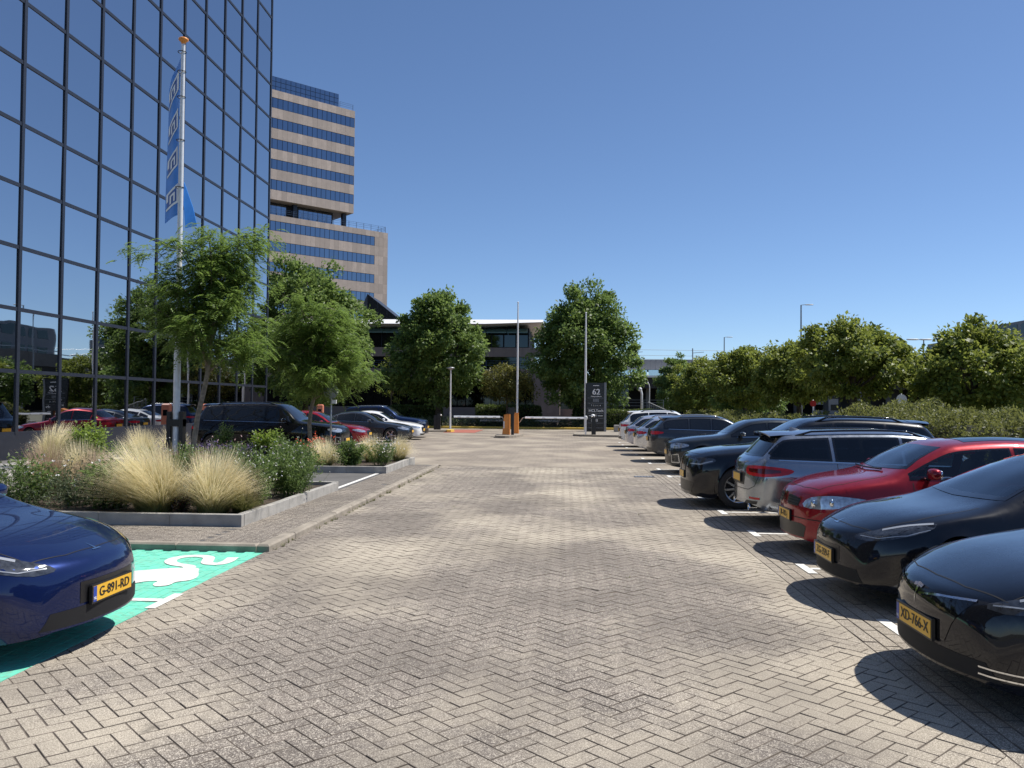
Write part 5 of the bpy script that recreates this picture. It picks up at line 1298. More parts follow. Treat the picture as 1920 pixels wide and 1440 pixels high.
# --- trees at the far end
dense_tree('broadleaf_tree', 'big dense round tree at left partly behind the feathery tree', (-18.3, 58.0, 0), 11.6, 4.3, 1.9, .24, M['leaf_dense'], 11, nc=170, per=200, leaf=.26, clump=.75, group='big dense trees before the low office')
dense_tree('broadleaf_tree', 'big dense oval tree in the middle, left of the white flagpole', (-10.0, 66.0, 0), 10.7, 3.45, 2.0, .24, M['leaf_dense'], 12, nc=160, per=210, leaf=.27, clump=.72, group='big dense trees before the low office')
dense_tree('broadleaf_tree', 'big dense oval tree standing directly behind the black sign pillar', (1.6, 66.5, 0), 10.9, 3.75, 2.0, .27, M['leaf_dense'], 15, nc=165, per=210, leaf=.27, clump=.74, group='big dense trees before the low office')
dense_tree('ornamental_tree', 'small brownish green ball tree behind the barrier between the big trees', (-4.35, 64.0, 0), 4.75, 1.95, 2.2, .08, M['leaf_autumn'], 21, nc=55, per=130, leaf=.17, clump=.5)
dense_tree('young_tree', 'thin sparse young tree with pale stem beside the left clipped hedge', (-14.1, 67.5, 0), 5.6, 1.35, 2.0, .05, M['leaf_row'], 23, nc=26, per=55, leaf=.16, clump=.42, bark='bark_pale')
# --- row on the right beyond the hedge
row = [((11.4, 84, 0), 6.6, 2.3, .8, 31, 'darkest upright tree at the left end of the right tree row', 'leaf_dense'), ((12.3, 74, 0), 5.9, 2.6, 1.4, 32, 'low spreading tree second from the left in the right tree row', 'leaf_row'),
       ((12.4, 58, 0), 5.9, 2.3, 2.0, 33, 'yellow topped spreading tree third from the left in the right tree row', 'leaf_row'), ((13.0, 47, 0), 5.3, 2.0, 2.2, 34, 'dark spreading tree just left of the largest umbrella tree', 'leaf_row'),
       ((13.1, 38.5, 0), 5.6, 2.45, 2.5, 35, 'largest umbrella shaped tree with thick dark trunk in the right row', 'leaf_row'), ((17.1, 36, 0), 5.2, 2.15, 1.2, 36, 'rightmost loose round tree before the concrete viaduct', 'leaf_row')]
for loc, H, r_, b, sd_, lab, mt in row: dense_tree('umbrella_tree', lab, loc, H, r_, b, .16, M[mt], sd_, nc=95, per=190, leaf=.2, clump=.5, group='trees of the right row', shape=1, flat=.6)
dense_tree('umbrella_tree', 'small dark tree filling the gap between two middle trees of the right row', (14.5, 66, 0), 5.0, 2.4, 1.3, .14, M['leaf_dense'], 37, nc=80, per=140, leaf=.22, clump=.6, group='trees of the right row')
# --- feathery trees in the beds
locust('feathery honey locust beside the tall banner pole at left', (-8.95, 19.6, .15), 6.25, 1.35, 3, nf=3800, lean=(.40, .3))
locust('second feathery honey locust over the round sign and parked cars', (-7.95, 25.6, .15), 5.3, 1.6, 8, nf=4200, lean=(.15, .3), trunk_top=.55)

# --- planting in the beds
G = grass_clump
G('large straw coloured feather grass clump in the near bed, left of its twin', (-6.02, 12.0, .17), 1.08, .70, 4200, seed=1)
G('straw coloured feather grass clump at the near bed corner, right of its larger twin', (-5.12, 11.97, .17), .95, .6, 3600, seed=2)
G('small green grass tuft at the corner of the near bed', (-4.72, 12.05, .17), .38, .36, 900, 'feather_green', 3)
G('pinkish dry grass clump behind the dark leafy plant in the near bed', (-7.75, 13.4, .17), .86, .55, 1600, 'feather_pink', 4)
G('pinkish dry grass clump in the middle of the near bed', (-7.4, 15.4, .17), .82, .5, 1400, 'feather_pink', 5)
G('tall pinkish dry grass clump at the left end of the near bed', (-8.9, 13.9, .17), .95, .55, 1500, 'feather_pink', 14)
G('straw coloured grass clump between the white flowering plant and the path', (-9.1, 15.2, .17), .95, .55, 1500, 'feather', 15)
G('pale grass clump peeping out behind the two large ones', (-6.1, 14.2, .17), .88, .5, 1400, 'feather_pink', 6)
G('bright straw feather grass clump at the far left beside the lime shrub', (-13.0, 20.6, .2), 1.05, .70, 2200, seed=7)
G('straw feather grass clump in the far bed left of the banner pole', (-11.5, 22.2, .17), .98, .6, 1800, seed=8)
G('straw feather grass clump in the far bed close to the banner pole', (-10.5, 22.0, .17), .98, .55, 1600, seed=9)
G('straw feather grass clump between lime shrub and leafy bush in the far bed', (-6.5, 22.4, .17), .72, .5, 1500, seed=10)
G('straw feather grass clump behind the leafy bush in the far bed', (-5.3, 22.9, .17), .8, .5, 1500, seed=11)
G('straw feather grass clump at the right end of the far bed', (-4.68, 23.5, .17), .76, .42, 1500, seed=12)
G('low straw feather grass left of the leafy bush at the far bed edge', (-6.1, 21.1, .17), .62, .45, 1300, seed=13)
bush('leafy_perennial', 'dark green broad leaved plant beside the large grass in the near bed', (-6.9, 12.3, .17), .74, .48, 1500, .10, 'leaf_green', 41, .6, stems=22, cat='plant')
bush('leafy_perennial', 'green plant with white flowers at the left end of the near bed', (-8.4, 12.6, .17), .80, .55, 1700, .075, 'leaf_green', 42, .4, 18, stems=22, cat='plant')
bush('leafy_perennial', 'grey green plant with sparse white flowers before the pink grass', (-7.55, 12.55, .17), .62, .42, 1500, .055, 'leaf_grey', 43, .3, 14, stems=22, cat='plant', fine=True)
bush('brown_perennial', 'small withered dark brown plant between the two large grasses', (-5.58, 11.85, .17), .26, .2, 500, .06, 'leaf_brown', 44, .4, stems=12, cat='plant')
gl = ['big white flowering bush at the near bed edge hanging over the concrete edging', 'white flowering bush in the middle of the near bed behind the twin grasses', 'dark green flowering bush next to the small tuft in the near bed', 'white flowering bush at the back of the near bed', 'flowering bush behind the pink grass in the near bed']
for k, (x, y, h, r_) in enumerate([(-4.75, 14.3, .96, .62), (-5.55, 13.6, .92, .6), (-4.90, 13.0, .84, .5), (-5.15, 15.5, .98, .62), (-6.7, 14.6, .86, .6)]):
    bush('flowering_bush', gl[k], (x, y, .17), h, r_, 5200, .07, 'leaf_green', 50+k, .28, 85, 'petal' if k % 2 == 0 else 'petal_pink', .015, 26, 'shrub', 'flowering bushes in the near bed', fine=True)
bush('lime_shrub', 'bright lime green shrub at left behind the near bed', (-12.3, 20.9, .17), 1.12, .62, 2400, .095, 'leaf_lime', 61, .55, stems=26)
bush('lime_shrub', 'bright lime green shrub in front of the large black car', (-7.7, 21.2, .17), 1.05, .45, 1900, .095, 'leaf_lime', 62, .55, stems=18)
bush('green_shrub', 'tall plain green shrub behind the foot of the banner pole', (-10.15, 24.4, .1), 1.15, .36, 1700, .075, 'leaf_green', 63, .5, stems=18)
bush('green_shrub', 'leafy green bush at the front of the far bed', (-5.42, 20.95, .17), .72, .46, 1900, .085, 'leaf_green', 64, .45, 20, stems=22)
bush('green_shrub', 'dark fine leaved bush with white specks at the right end of the far bed', (-4.78, 21.6, .17), .72, .48, 2400, .06, 'leaf_green', 65, .3, 90, stems=24, fine=True)
bush('coral_flowers', 'coral red flowering plant in the far bed before the black car', (-7.0, 23.2, .17), .62, .5, 900, .07, 'leaf_green', 66, .4, 60, 'petal_red', .045, 16, 'plant')
pl = ['purple flower spikes left of the banner pole foot', 'purple flower spikes in front of the banner pole', 'purple flower spikes before the large black car', 'purple flower spikes at the right of the locust trunk', 'purple flower spikes at the left in the near bed']
for k, (x, y) in enumerate([(-9.9, 20.9), (-9.2, 20.75), (-8.6, 20.8), (-8.0, 20.9), (-8.3, 15.4)]):
    bush('purple_perennial', pl[k], (x, y, .17), .55, .45, 1600, .05, 'leaf_grey' if k % 2 else 'leaf_green', 70+k, .3, 130, 'petal_purple', .03, 24, 'plant', 'purple flowering perennials', fine=True)
def undergrowth(name, label, x0, x1, y0, y1, z, n, h, mats, seed, leaf=.055):
    rs = np.random.RandomState(seed); P = np.stack([rs.uniform(x0, x1, n), rs.uniform(y0, y1, n), z+h*rs.rand(n)**1.4], 1); P[:, 2] *= 1+.25*np.sin(P[:, 0]*3)*np.sin(P[:, 1]*2.4)
    D = norm(rs.normal(size=(n, 3))*np.array([1, 1, .4])+np.array([0, 0, .7])); ln = leaf*rs.uniform(.6, 1.5, n); V, Fq = leaf_quads(P, D, norm(rs.normal(size=(n, 3))+np.array([0, 0, 1.])), ln, ln*.32)
    o = link(name, np_mesh(name, V, Fq, M[mats]), None); return tag(o, label, 'plants', kind='stuff')
undergrowth('undergrowth', 'low mixed green undergrowth filling the near bed', -9.5, -5.2, 11.9, 16.1, .17, 16000, .55, 'leaf_grey', 80)
undergrowth('undergrowth', 'low mixed green undergrowth filling the far bed', -13.2, -5.6, 20.8, 24.0, .17, 12000, .42, 'leaf_green', 81)
undergrowth('undergrowth', 'low grey green planting behind the yellow kerb', -11.0, 3.2, 62.2, 64.8, .1, 9000, .62, 'leaf_grey', 82, .16)
# --- weeds along the foot of the kerb
rsw = np.random.RandomState(99); Vs, Fs, Us = [], [], []; nb = 0
for k in range(70):
    x, y = (-3.505+rsw.normal()*.012, rsw.uniform(10, 23.6)) if k < 50 else (rsw.uniform(-3.5, 2.2), rsw.uniform(8, 24))
    V, Fq, U = blades(rsw, 14 if k < 50 else 5, rsw.uniform(.03, .09) if k < 50 else .025, .07, 1.0, .006, seg=2); V = V+np.array([x, y, 0]); Vs.append(V); Fs.append(Fq+nb); Us.append(U); nb += len(V)
tag(link('weeds', np_mesh('weeds', np.concatenate(Vs), np.concatenate(Fs), M['feather_green'], np.concatenate(Us)), None), 'tiny green weeds growing along the foot of the island kerb', 'weeds', kind='stuff')
# --- hedges
hedge('clipped dark green hedge at the left end behind the navy car', -13.9, -9.9, 66.0, 67.2, 1.55, 9000, .13, 'leaf_hedge', 90)
hedge('clipped dark green hedge behind the barrier and white flagpole', -6.9, -1.9, 66.0, 67.2, 1.65, 10000, .13, 'leaf_hedge', 91)
hedge('clipped hedge right of the black sign pillar', 2.7, 8.0, 63.2, 64.4, 1.40, 9000, .13, 'leaf_hedge', 92)
hedge('short clipped hedge left of the black sign pillar', .8, 2.2, 66.0, 67.0, 1.4, 3000, .13, 'leaf_hedge', 93)
hedge('long untrimmed hedge running behind the right row of cars', 8.7, 11.2, 7.0, 27, 1.55, 52000, .085, 'leaf_wild', 94, shoots=900, wob=.16)
hedge('farther untrimmed hedge behind the silver and white cars at right', 8.9, 11.2, 27.2, 62, 1.15, 30000, .12, 'leaf_wild', 95, shoots=400, wob=.16)
# ================================================================= street furniture, signs, far structures
M['pole_white'] = plain('white pole', (0.9, 0.9, 0.89), 0.35, var=.06)
M['pole_alu'] = plain('aluminium pole', (0.74, 0.74, 0.74), 0.35, 0.15, var=.08)
M['galv'] = plain('galvanised steel', (0.36, 0.37, 0.38), 0.45, 0.6, var=.15)
M['orange'] = plain('orange cabinet', (0.82, 0.30, 0.06), 0.45, var=.08)
M['terracotta'] = plain('salmon post', (0.58, 0.20, 0.12), 0.5, var=.1)
M['black_metal'] = plain('black metal', (0.012, 0.013, 0.016), 0.35, var=.1)
M['sign_black'] = plain('black sign face', (0.010, 0.010, 0.014), 0.25, var=.05)
M['sign_grey'] = plain('grey sign edge', (0.22, 0.23, 0.25), 0.4, 0.3)
M['banner'] = plain('blue banner', (0.02, 0.21, 0.68), 0.6, var=.12, nscale=3)
M['banner_dark'] = plain('dark blue print', (0.015, 0.09, 0.36), 0.6)
M['banner_white'] = plain('white print', (0.70, 0.78, 0.85), 0.6, var=.05)
M['sign_yellow'] = plain('yellow sign', (0.75, 0.38, 0.02), 0.4)
M['sign_white'] = plain('white sign', (0.75, 0.75, 0.74), 0.4)
M['sign_red'] = plain('red sign', (0.55, 0.03, 0.03), 0.4)
M['sign_green'] = plain('green sign', (0.03, 0.16, 0.11), 0.4)
M['viaduct'] = concrete('viaduct concrete', (0.20, 0.185, 0.17), .25, .4)
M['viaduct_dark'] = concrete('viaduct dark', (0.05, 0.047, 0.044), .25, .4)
M['corrug'] = concrete('station cladding', (0.44, 0.43, 0.43), .15, .3)
M['bluegrey_glass'] = mirror_glass('station glass', (0.5, 0.6, 0.68), .08)
M['officegrey'] = concrete('grey office', (0.34, 0.34, 0.34), .15, .2)
# --- tall banner pole with blue banner
FX, FY = -9.68, 20.3
fp = empty('banner_pole', (FX, FY, 0), 0, 'tall aluminium banner pole with orange cap and black tilting foot', 'pole')
m_ = MB(); m_.lathe([(.085, .1), (.085, 3.0), (.07, 3.05), (.062, 7.0), (.045, 10.95)], 14); m_.build('shaft', M['pole_alu'], fp, smooth=True)
m_ = MB(); m_.lathe([(.0, 11.02), (.09, 11.01), (.12, 10.99), (.12, 10.95), (.06, 10.90), (.045, 10.85)], 16); m_.build('cap', M['orange'], fp, smooth=True)
m_ = MB()
for sx in (-1, 1): m_.box(sx*.16-.05, sx*.16+.05, -.09, .09, .1, 1.55)
m_.box(-.21, .21, -.10, .10, 1.18, 1.36); m_.build('tilting_foot', M['black_metal'], fp)
for z in (10.65, 10.15, 9.5, 8.4, 7.2):
    m_ = MB(); ring = [(math.cos(a)*.10-.03, math.sin(a)*.10, z) for a in [2*math.pi*k/14 for k in range(15)]]; m_.tube(ring, .011, 5); m_.build('banner_ring', M['black_metal'], fp, smooth=True)
def bsurf(u, v, off=0.0):
    # u 0..1 away from the pole, v 0..1 down the banner; hangs in soft folds
    w = .95*(1-.04*v); x = -.08-u*w*.70-.05*math.sin(u*5+v*3); y = .05+u*w*.70+.07*math.sin(u*6.0+v*2.2); z = 10.55+.5*(-u)*(1-v)-v*4.0-.10*u
    return (FX+x+.71*off, FY+y+.71*off, z)
def bpatch(mb_, u0, u1, v0, v1, off, nu=3, nv=3):
    vs_ = [bsurf(u0+(u1-u0)*i/nu, v0+(v1-v0)*j/nv, off) for j in range(nv+1) for i in range(nu+1)]
    mb_.add(vs_, [(j*(nu+1)+i, j*(nu+1)+i+1, (j+1)*(nu+1)+i+1, (j+1)*(nu+1)+i) for j in range(nv) for i in range(nu)])
m_ = MB(); bpatch(m_, 0, 1, 0, 1, 0, 14, 50); ban = m_.build('banner', M['banner'], None, smooth=True); tag(ban, 'long blue banner with white square spiral emblems hanging on the pole', 'banner')
for k in range(4):
    v0 = .06+.245*k; hv = .125
    def q(a, b, c, d, off, mat, nm, grp=None):
        for s_ in (1, -1):
            mb_ = MB(); bpatch(mb_, .08+.84*a, .08+.84*c, v0+hv*(1-d), v0+hv*(1-b), off*s_, 4, 4); mb_.build(nm, mat, ban)
    q(.05, .05, .95, .95, .004, M['banner_dark'], 'emblem_field')
    for r_ in ((0, .86, 1, 1), (0, 0, .14, .86), (.14, 0, 1, .13), (.86, .48, 1, .86), (.30, .22, .42, .70), (.42, .58, .72, .70), (.60, .22, .72, .58)): q(*r_, .008, M['banner_white'], 'emblem_bar')
m_ = MB(); pts = [(FX+.06, FY+.05, 7.35), (FX+.22, FY+.22, 6.75), (FX+.30, FY+.3, 6.3), (FX+.08, FY+.12, 6.2), (FX+.05, FY+.06, 6.8)]
m_.add(pts+[(p[0], p[1]+.02, p[2]) for p in pts], [(0,1,2,3,4),(9,8,7,6,5)]+[(i, (i+1) % 5, 5+(i+1) % 5, 5+i) for i in range(5)]); m_.build('loose_corner', M['banner'], ban)
# --- white flagpoles at the end
for lab, x, y, h in (('bare white flagpole behind the orange barrier cabinet', -3.45, 61.9, 9.4), ('bare white flagpole beside the black sign pillar', 1.50, 57.6, 8.15)):
    e = empty('flagpole', (x, y, 0), 0, lab, 'flagpole', 'white flagpoles'); m_ = MB(); m_.lathe([(.085, 0), (.08, 3), (.065, h*.7), (.045, h)], 10); m_.build('shaft', M['pole_white'], e, smooth=True); m_ = MB(); m_.lathe([(.045, h), (.07, h+.02), (.07, h+.06), (0, h+.1)], 10); m_.build('cap', M['pole_white'], e, smooth=True)
# --- black sign pillar
tot = empty('sign_pillar', (2.1, 54.2, 0), R(-4), 'black sign pillar with white number 62 and tenant names beside the exit', 'sign')
m_ = MB(); m_.box(-.60, .52, -.10, .10, .12, 3.26); m_.build('panel', M['sign_black'], tot)
m_ = MB(); m_.box(.525, .66, -.13, .13, 0.1, 3.28); m_.build('edge_post', M['sign_grey'], tot)
m_ = MB(); m_.box(-.68, -.605, -.09, .09, 0.1, 3.24); m_.build('edge_strip', M['black_metal'], tot)
for z in (2.28, 1.95, 1.62, 1.29, .97, .66, .35):
    for sy in (-1, 1): m_ = MB(); m_.box(-.55, .48, sy*.1-.004 if sy < 0 else .1, -.1 if sy < 0 else .104, z-.012, z+.008); m_.build('divider', M['sign_grey'], tot)
TXT = [('62', .52, 0, 2.66, 1), ('Hoogoorddreef', .105, 0, 2.38, 1), ('T  E  S  L  A', .13, 0, 1.79, 0), ('HCLTech', .24, 0, 1.45, 1)]
for s_, sz, x, z, bd in TXT:
    me = text_mesh(s_, sz, .004)
    if bd: bold(me, sz*.05)
    for face in (-1, 1):
        o = link('lettering', me, M['white_txt'], tot); o.rotation_euler = (math.pi/2, 0, 0 if face < 0 else math.pi); o.location = (x, face*.107, z)
MARKS = [(-.20, .20, 3.06, 3.10), (-.46, -.12, 1.11, 1.145), (.12, .44, 1.11, 1.145), (-.02, .02, 1.06, 1.19), (-.06, .06, 1.165, 1.19)]+[(-.30+.075*k, -.265+.075*k, .74, .92-.02*(k % 2)) for k in range(6)]   # lines too blurred to read
for face in (-1, 1):
    for a, b, c_, d_ in MARKS: m_ = MB(); m_.box(a, b, face*.106-.003, face*.106+.003, c_, d_); m_.build('print_mark', M['white_txt'], tot)
for face in (-1, 1):
    for i in range(4):
        for j in range(3):
            m_ = MB(); x0 = -.19+i*.095; z0 = 2.03+j*.066; m_.box(x0, x0+.08, face*.106-.003, face*.106+.003, z0, z0+.05); m_.build('logo_block', M['sign_grey'], tot)
# --- barrier island, cabinet, booms
m_ = MB(); m_.prism(smooth_poly([(-3.75, 44.6), (-2.75, 44.6), (-2.25, 47.2), (-2.4, 49.8), (-3.3, 50.0), (-3.75, 47)], 2), 2, -.02, .12); tag(m_.build('barrier_island', M['kerbc']), kind='structure')
bc = empty('barrier_cabinet', (-3.15, 46.6, .12), 0, 'orange barrier cabinet with slanted top on the middle island', 'barrier')
m_ = MB(); m_.prism([(-.26, 0), (.16, 0), (.16, 1.16), (-.16, 1.06)], 1, -.22, .22); m_.build('housing', M['orange'], bc)
m_ = MB(); m_.prism([(-.19, 1.075), (.18, 1.17), (.18, 1.20), (-.19, 1.105)], 1, -.24, .24); m_.build('lid', M['orange'], bc)
m_ = MB(); m_.box(-.20, -.13, -.226, -.221, .35, .75); m_.build('label', M['sign_white'], bc)
bc2 = empty('barrier_cabinet', (-2.80, 48.6, .12), 0, 'second orange barrier cabinet behind the black reader post', 'barrier')
m_ = MB(); m_.prism([(-.2, 0), (.2, 0), (.16, 1.16), (-.16, 1.16)], 1, -.22, .22); m_.build('housing', M['orange'], bc2); m_ = MB(); m_.box(-.18, .18, -.24, .24, 1.165, 1.2); m_.build('lid', M['orange'], bc2)
rp = empty('reader_post', (-2.82, 46.2, .12), 0, 'black ticket reader post between the two orange cabinets', 'post'); m_ = MB(); m_.box(-.075, .075, -.1, .1, 0, 1.42); m_.build('post', M['black_metal'], rp); m_ = MB(); m_.box(-.24, .10, -.14, .14, 1.16, 1.52); m_.build('head', M['black_metal'], rp)
def boom(label, x0, x1, y, z, arm_from):
    e = empty('barrier_boom', (x0, y, 0), 0, label, 'barrier'); L_ = x1-x0
    m_ = MB(); m_.prism([(-.03, z-.06), (.03, z-.06), (.03, z+.02), (.015, z+.06), (-.005, z+.06), (-.045, z-.02)], 0, 0, L_); m_.build('arm', M['pole_white'], e)
    m_ = MB(); a = arm_from-x0; b = 0 if abs(a) < abs(a-L_) else L_; m_.tube([(b, 0, z), (b+(a-b)*.4, 0, z-.02), (a, 0, z-.32)], .03, 6); m_.build('bracket', M['galv'], e)
    for k in range(5): m_ = MB(); x = L_*(k+.6)/5.2; m_.box(x-.09, x+.09, -.052, -.047, z-.03, z+.0); m_.build('reflector', M['sign_grey'], e)
    return e
boom('white barrier boom reaching left from the orange cabinet', -6.15, -3.55, 46.5, 1.10, -3.2)
bm2 = boom('white barrier boom closing the exit lane up to the support post', -2.25, 1.30, 48.9, 1.05, -2.6)
bs = empty('boom_support', (1.30, 48.9, 0), 0, 'white support post under the tip of the right barrier boom', 'post'); m_ = MB(); m_.box(-.05, .05, -.04, .04, 0.1, .98); m_.build('post', M['pole_white'], bs); m_ = MB(); rbox(m_, (0, 0, 1.06), .10, .06, .13, 2.5, 8); m_.build('cradle', M['pole_white'], bs, smooth=True)
m_ = MB(); m_.prism(smooth_poly([(.75, 47.6), (6.8, 47.9), (8.0, 48.6), (8.0, 56), (1.0, 56), (.55, 50)], 2), 2, -.02, .11); tag(m_.build('exit_island', M['kerbc']), kind='structure')
cb = empty('camera_post', (1.72, 48.4, .11), 0, 'black camera post with white dome in front of the sign pillar', 'post'); m_ = MB(); m_.box(-.10, .10, -.10, .10, 0, 1.0); m_.box(.105, .15, -.09, .09, 0, 1.1); m_.build('post', M['black_metal'], cb); m_ = MB(); rbox(m_, (-.02, -.05, 1.08), .12, .12, .10, 2.2, 8); m_.build('dome', M['pole_white'], cb, smooth=True); m_ = MB(); rbox(m_, (-.02, -.14, 1.03), .05, .05, .05, 2, 8); m_.build('lens', M['gloss_black'], cb, smooth=True)
bl_ = empty('intercom_post', (-8.35, 54.8, 0), 0, 'black intercom post at the end of the left row of cars', 'post'); m_ = MB(); m_.box(-.22, -.02, -.12, .12, 0, 1.05); m_.build('post', M['black_metal'], bl_); m_ = MB(); m_.box(.0, .22, -.12, .12, 0, 1.16); m_.build('post', M['black_metal'], bl_); m_ = MB(); rbox(m_, (.24, 0, 1.06), .05, .07, .06, 2.4, 6); m_.build('camera_head', M['pole_white'], bl_, smooth=True)
m_ = MB(); m_.prism(smooth_poly([(-12, 52.8), (-7.6, 53.0), (-7.3, 55), (-7.8, 57), (-12, 57)], 1), 2, -.02, .10); tag(m_.build('entry_island', M['kerbc']), kind='structure')
m_ = MB(); m_.prism(smooth_poly([(-7.55, 53.0), (-7.1, 53.2), (-7.2, 55), (-7.6, 55)], 1), 2, -.02, .13); tag(m_.build('island_tip', M['yellow_paint']), kind='structure')
sheet('red_strip', -7.6, -5.6, 52.2, 58.5, .004, M['red_paint'])
yk = empty('yellow_kerb', (-3, 61.7, 0), 0, 'yellow painted kerb along the far end of the lane', 'kerb')
x = -14.0
while x < 3.6:
    m_ = MB(); m_.bbox(x, x+.99, 61.55, 61.75, 0, .16, .02); o = m_.build('kerb_stone', M['yellow_paint'], yk); o.matrix_parent_inverse = Matrix.Translation((3, -61.7, 0)); x += 1.0
m_ = MB(); m_.box(-30, 8.0, 61.76, 90, -.03, .10); tag(m_.build('far_verge', M['soil']), kind='structure')
cbk = MB(); cbk.bbox(3.25, 3.65, 53.8, 54.2, .11, .55, .03); ob = cbk.build('concrete_block', M['edging']); tag(ob, 'small pale concrete block right of the black sign pillar', 'block')
for lab, x0, x1 in (('long grey concrete bench behind the left boom', -6.3, -4.2), ('low grey concrete bench behind the right boom', -2.2, -.3)):
    e = empty('bench', (x0, 62.9, 0), 0, lab, 'bench'); m_ = MB(); m_.bbox(0, x1-x0, -.25, .25, .52, .66, .02); m_.build('seat', M['edging'], e)
    for q in (.2, x1-x0-.45): m_ = MB(); m_.box(q, q+.25, -.2, .2, .1, .515); m_.build('leg', M['viaduct_dark'], e)
# --- lamp posts
def lamp(label, x, y, h, arms=(1,), thin=.06, group='street lamps'):
    e = empty('street_lamp', (x, y, 0), 0, label, 'lamp', group); m_ = MB(); m_.lathe([(thin*1.4, 0), (thin*1.2, 1.2), (thin*.6, h)], 8); m_.build('post', M['galv'] if thin > .05 else M['pole_white'], e, smooth=True)
    for a in arms:
        m_ = MB(); m_.tube([(0, 0, h), (a*.35, 0, h+.03)], .03, 5); m_.build('arm', M['galv'], e); m_ = MB(); rbox(m_, (a*.75, 0, h+.03), .45, .13, .055, 3, 6); m_.build('lamp_head', M['sign_white'], e, smooth=True)
lamp('tallest street lamp rising above the dark tree of the right row', 22.9, 82, 11.7, (1,), .11)
lamp('distant street lamp above the middle of the right tree row', 22.4, 118, 11.5, (1,), .11)
lamp('street lamp between the two rightmost trees', 25.2, 60, 6.6, (-1, .2), .07)
lamp('distant double armed lamp on the viaduct at far right', 58.8, 108, 13.4, (-1, 1), .09)
lp_ = empty('path_lamp', (-8.25, 60.4, 0), 0, 'slim white lamp post before the middle big tree', 'lamp'); m_ = MB(); m_.lathe([(.07, 0), (.05, 2), (.045, 4.3)], 8); m_.build('post', M['pole_white'], lp_, smooth=True); m_ = MB(); m_.lathe([(0, 4.52), (.28, 4.47), (.28, 4.4), (.1, 4.3)], 12); m_.build('lamp_head', M['galv'], lp_, smooth=True)
# --- small signs
def round_sign(label, x, y, h, r, mat, post_h=None, back='galv', cat='sign', face=-1):
    e = empty('round_sign', (x, y, 0), 0, label, cat); m_ = MB(); m_.tube([(0, .03, 0), (0, .03, h+r*1.2)], .03, 8); m_.build('post', M['galv'], e, smooth=True)
    m_ = MB(); m_.lathe([(0, 0), (r, 0), (r, .012), (0, .012)], 24, (0, -.012, h), axis=1); m_.build('disc', M[mat], e); return e
rsn = round_sign('grey back of a round sign on a thin post above the far bed', -7.2, 25.4, 2.16, .23, 'galv'); m_ = MB(); m_.box(.03, .17, -.03, .06, 1.78, 1.9); m_.build('sensor_box', M['sign_white'], rsn)
round_sign('white round sign disc beyond the hedge right of the umbrella tree', 17.6, 44.6, 2.25, .27, 'sign_white')
round_sign('red and white round sign under the right tree row', 12.9, 44, 2.0, .16, 'sign_red')
e = empty('yellow_sign', (27.2, 49.6, 0), 0, 'yellow rectangular road sign on a post at the right edge', 'sign'); m_ = MB(); m_.tube([(0, .05, 0), (0, .05, 4.0)], .04, 8); m_.build('post', M['galv'], e, smooth=True); m_ = MB(); m_.box(-.28, .22, 0, .02, 2.75, 3.12); m_.build('panel', M['sign_yellow'], e)
m_ = MB(); m_.box(-.22, .16, -.006, -.001, 2.86, 3.0); m_.build('panel_print', M['terracotta'], e)
for lab, x, y in (('salmon coloured charging post behind the red car', -13.7, 46.2), ('salmon coloured post near the glass block behind the black car', -16.4+1.2, 34.4)):
    e = empty('charging_post', (x, y, 0), 0, lab, 'post'); m_ = MB(); m_.bbox(-.17, .17, -.13, .13, 0, 1.72, .06); m_.build('housing', M['terracotta'], e); m_ = MB(); m_.box(-.1, .1, -.136, -.131, 1.2, 1.45); m_.build('screen', M['gloss_black'], e)
# --- station hall and its forecourt
st = empty('station_hall', (24, 172, 0), 0, 'grey railway station hall on a raised deck behind the right trees', 'building'); si = Matrix.Translation((-24, -172, 0))
def sp_(name, mat, *b): m__ = MB(); m__.box(*b); return part(m__, name, mat, st, si)
for k in range(40): sp_('cladding_panel', M['corrug'], 10+k*1.1, 10+k*1.1+1.07, 172, 172.4, 9.25, 11.3)
for k in range(12): sp_('window', M['bluegrey_glass'], 10.2+k*3.6, 10.2+k*3.6+3.3, 172.6, 172.7, 8.0, 9.2)
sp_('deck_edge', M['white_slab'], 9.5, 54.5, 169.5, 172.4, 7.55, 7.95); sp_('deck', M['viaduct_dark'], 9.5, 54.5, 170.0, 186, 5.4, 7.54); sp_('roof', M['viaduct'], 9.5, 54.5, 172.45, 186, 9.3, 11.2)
for k in range(8): sp_('column', M['viaduct'], 11+k*6, 11.8+k*6, 173, 173.8, 0, 5.4)
sp_('rear_wall', M['dark'], 9.5, 54, 184, 184.5, 0, 5.4)
for k in range(5):
    x = 14.5+k*13; e = empty('catenary_mast', (x, 180, 0), 0, ['leftmost', 'second', 'middle', 'fourth', 'rightmost'][k]+' steel mast carrying railway wires above the station', 'mast', 'catenary masts'); m_ = MB(); m_.tube([(0, 0, 7), (0, 0, 14.2)], .12, 6); m_.tube([(0, 0, 13.2), (2.4, 0, 13.4)], .06, 5); m_.build('mast', M['galv'], e)
for k, (z, lab) in enumerate(((13.9, 'upper railway wire above the station'), (12.7, 'middle railway wire above the station'), (11.9, 'lower railway wire above the station'))):
    m_ = MB(); m_.tube([(10, 180, z), (40, 180, z-.25), (80, 180, z-.1), (140, 180, z)], .035, 4); tag(m_.build('railway_wire', M['galv']), lab, 'wire')
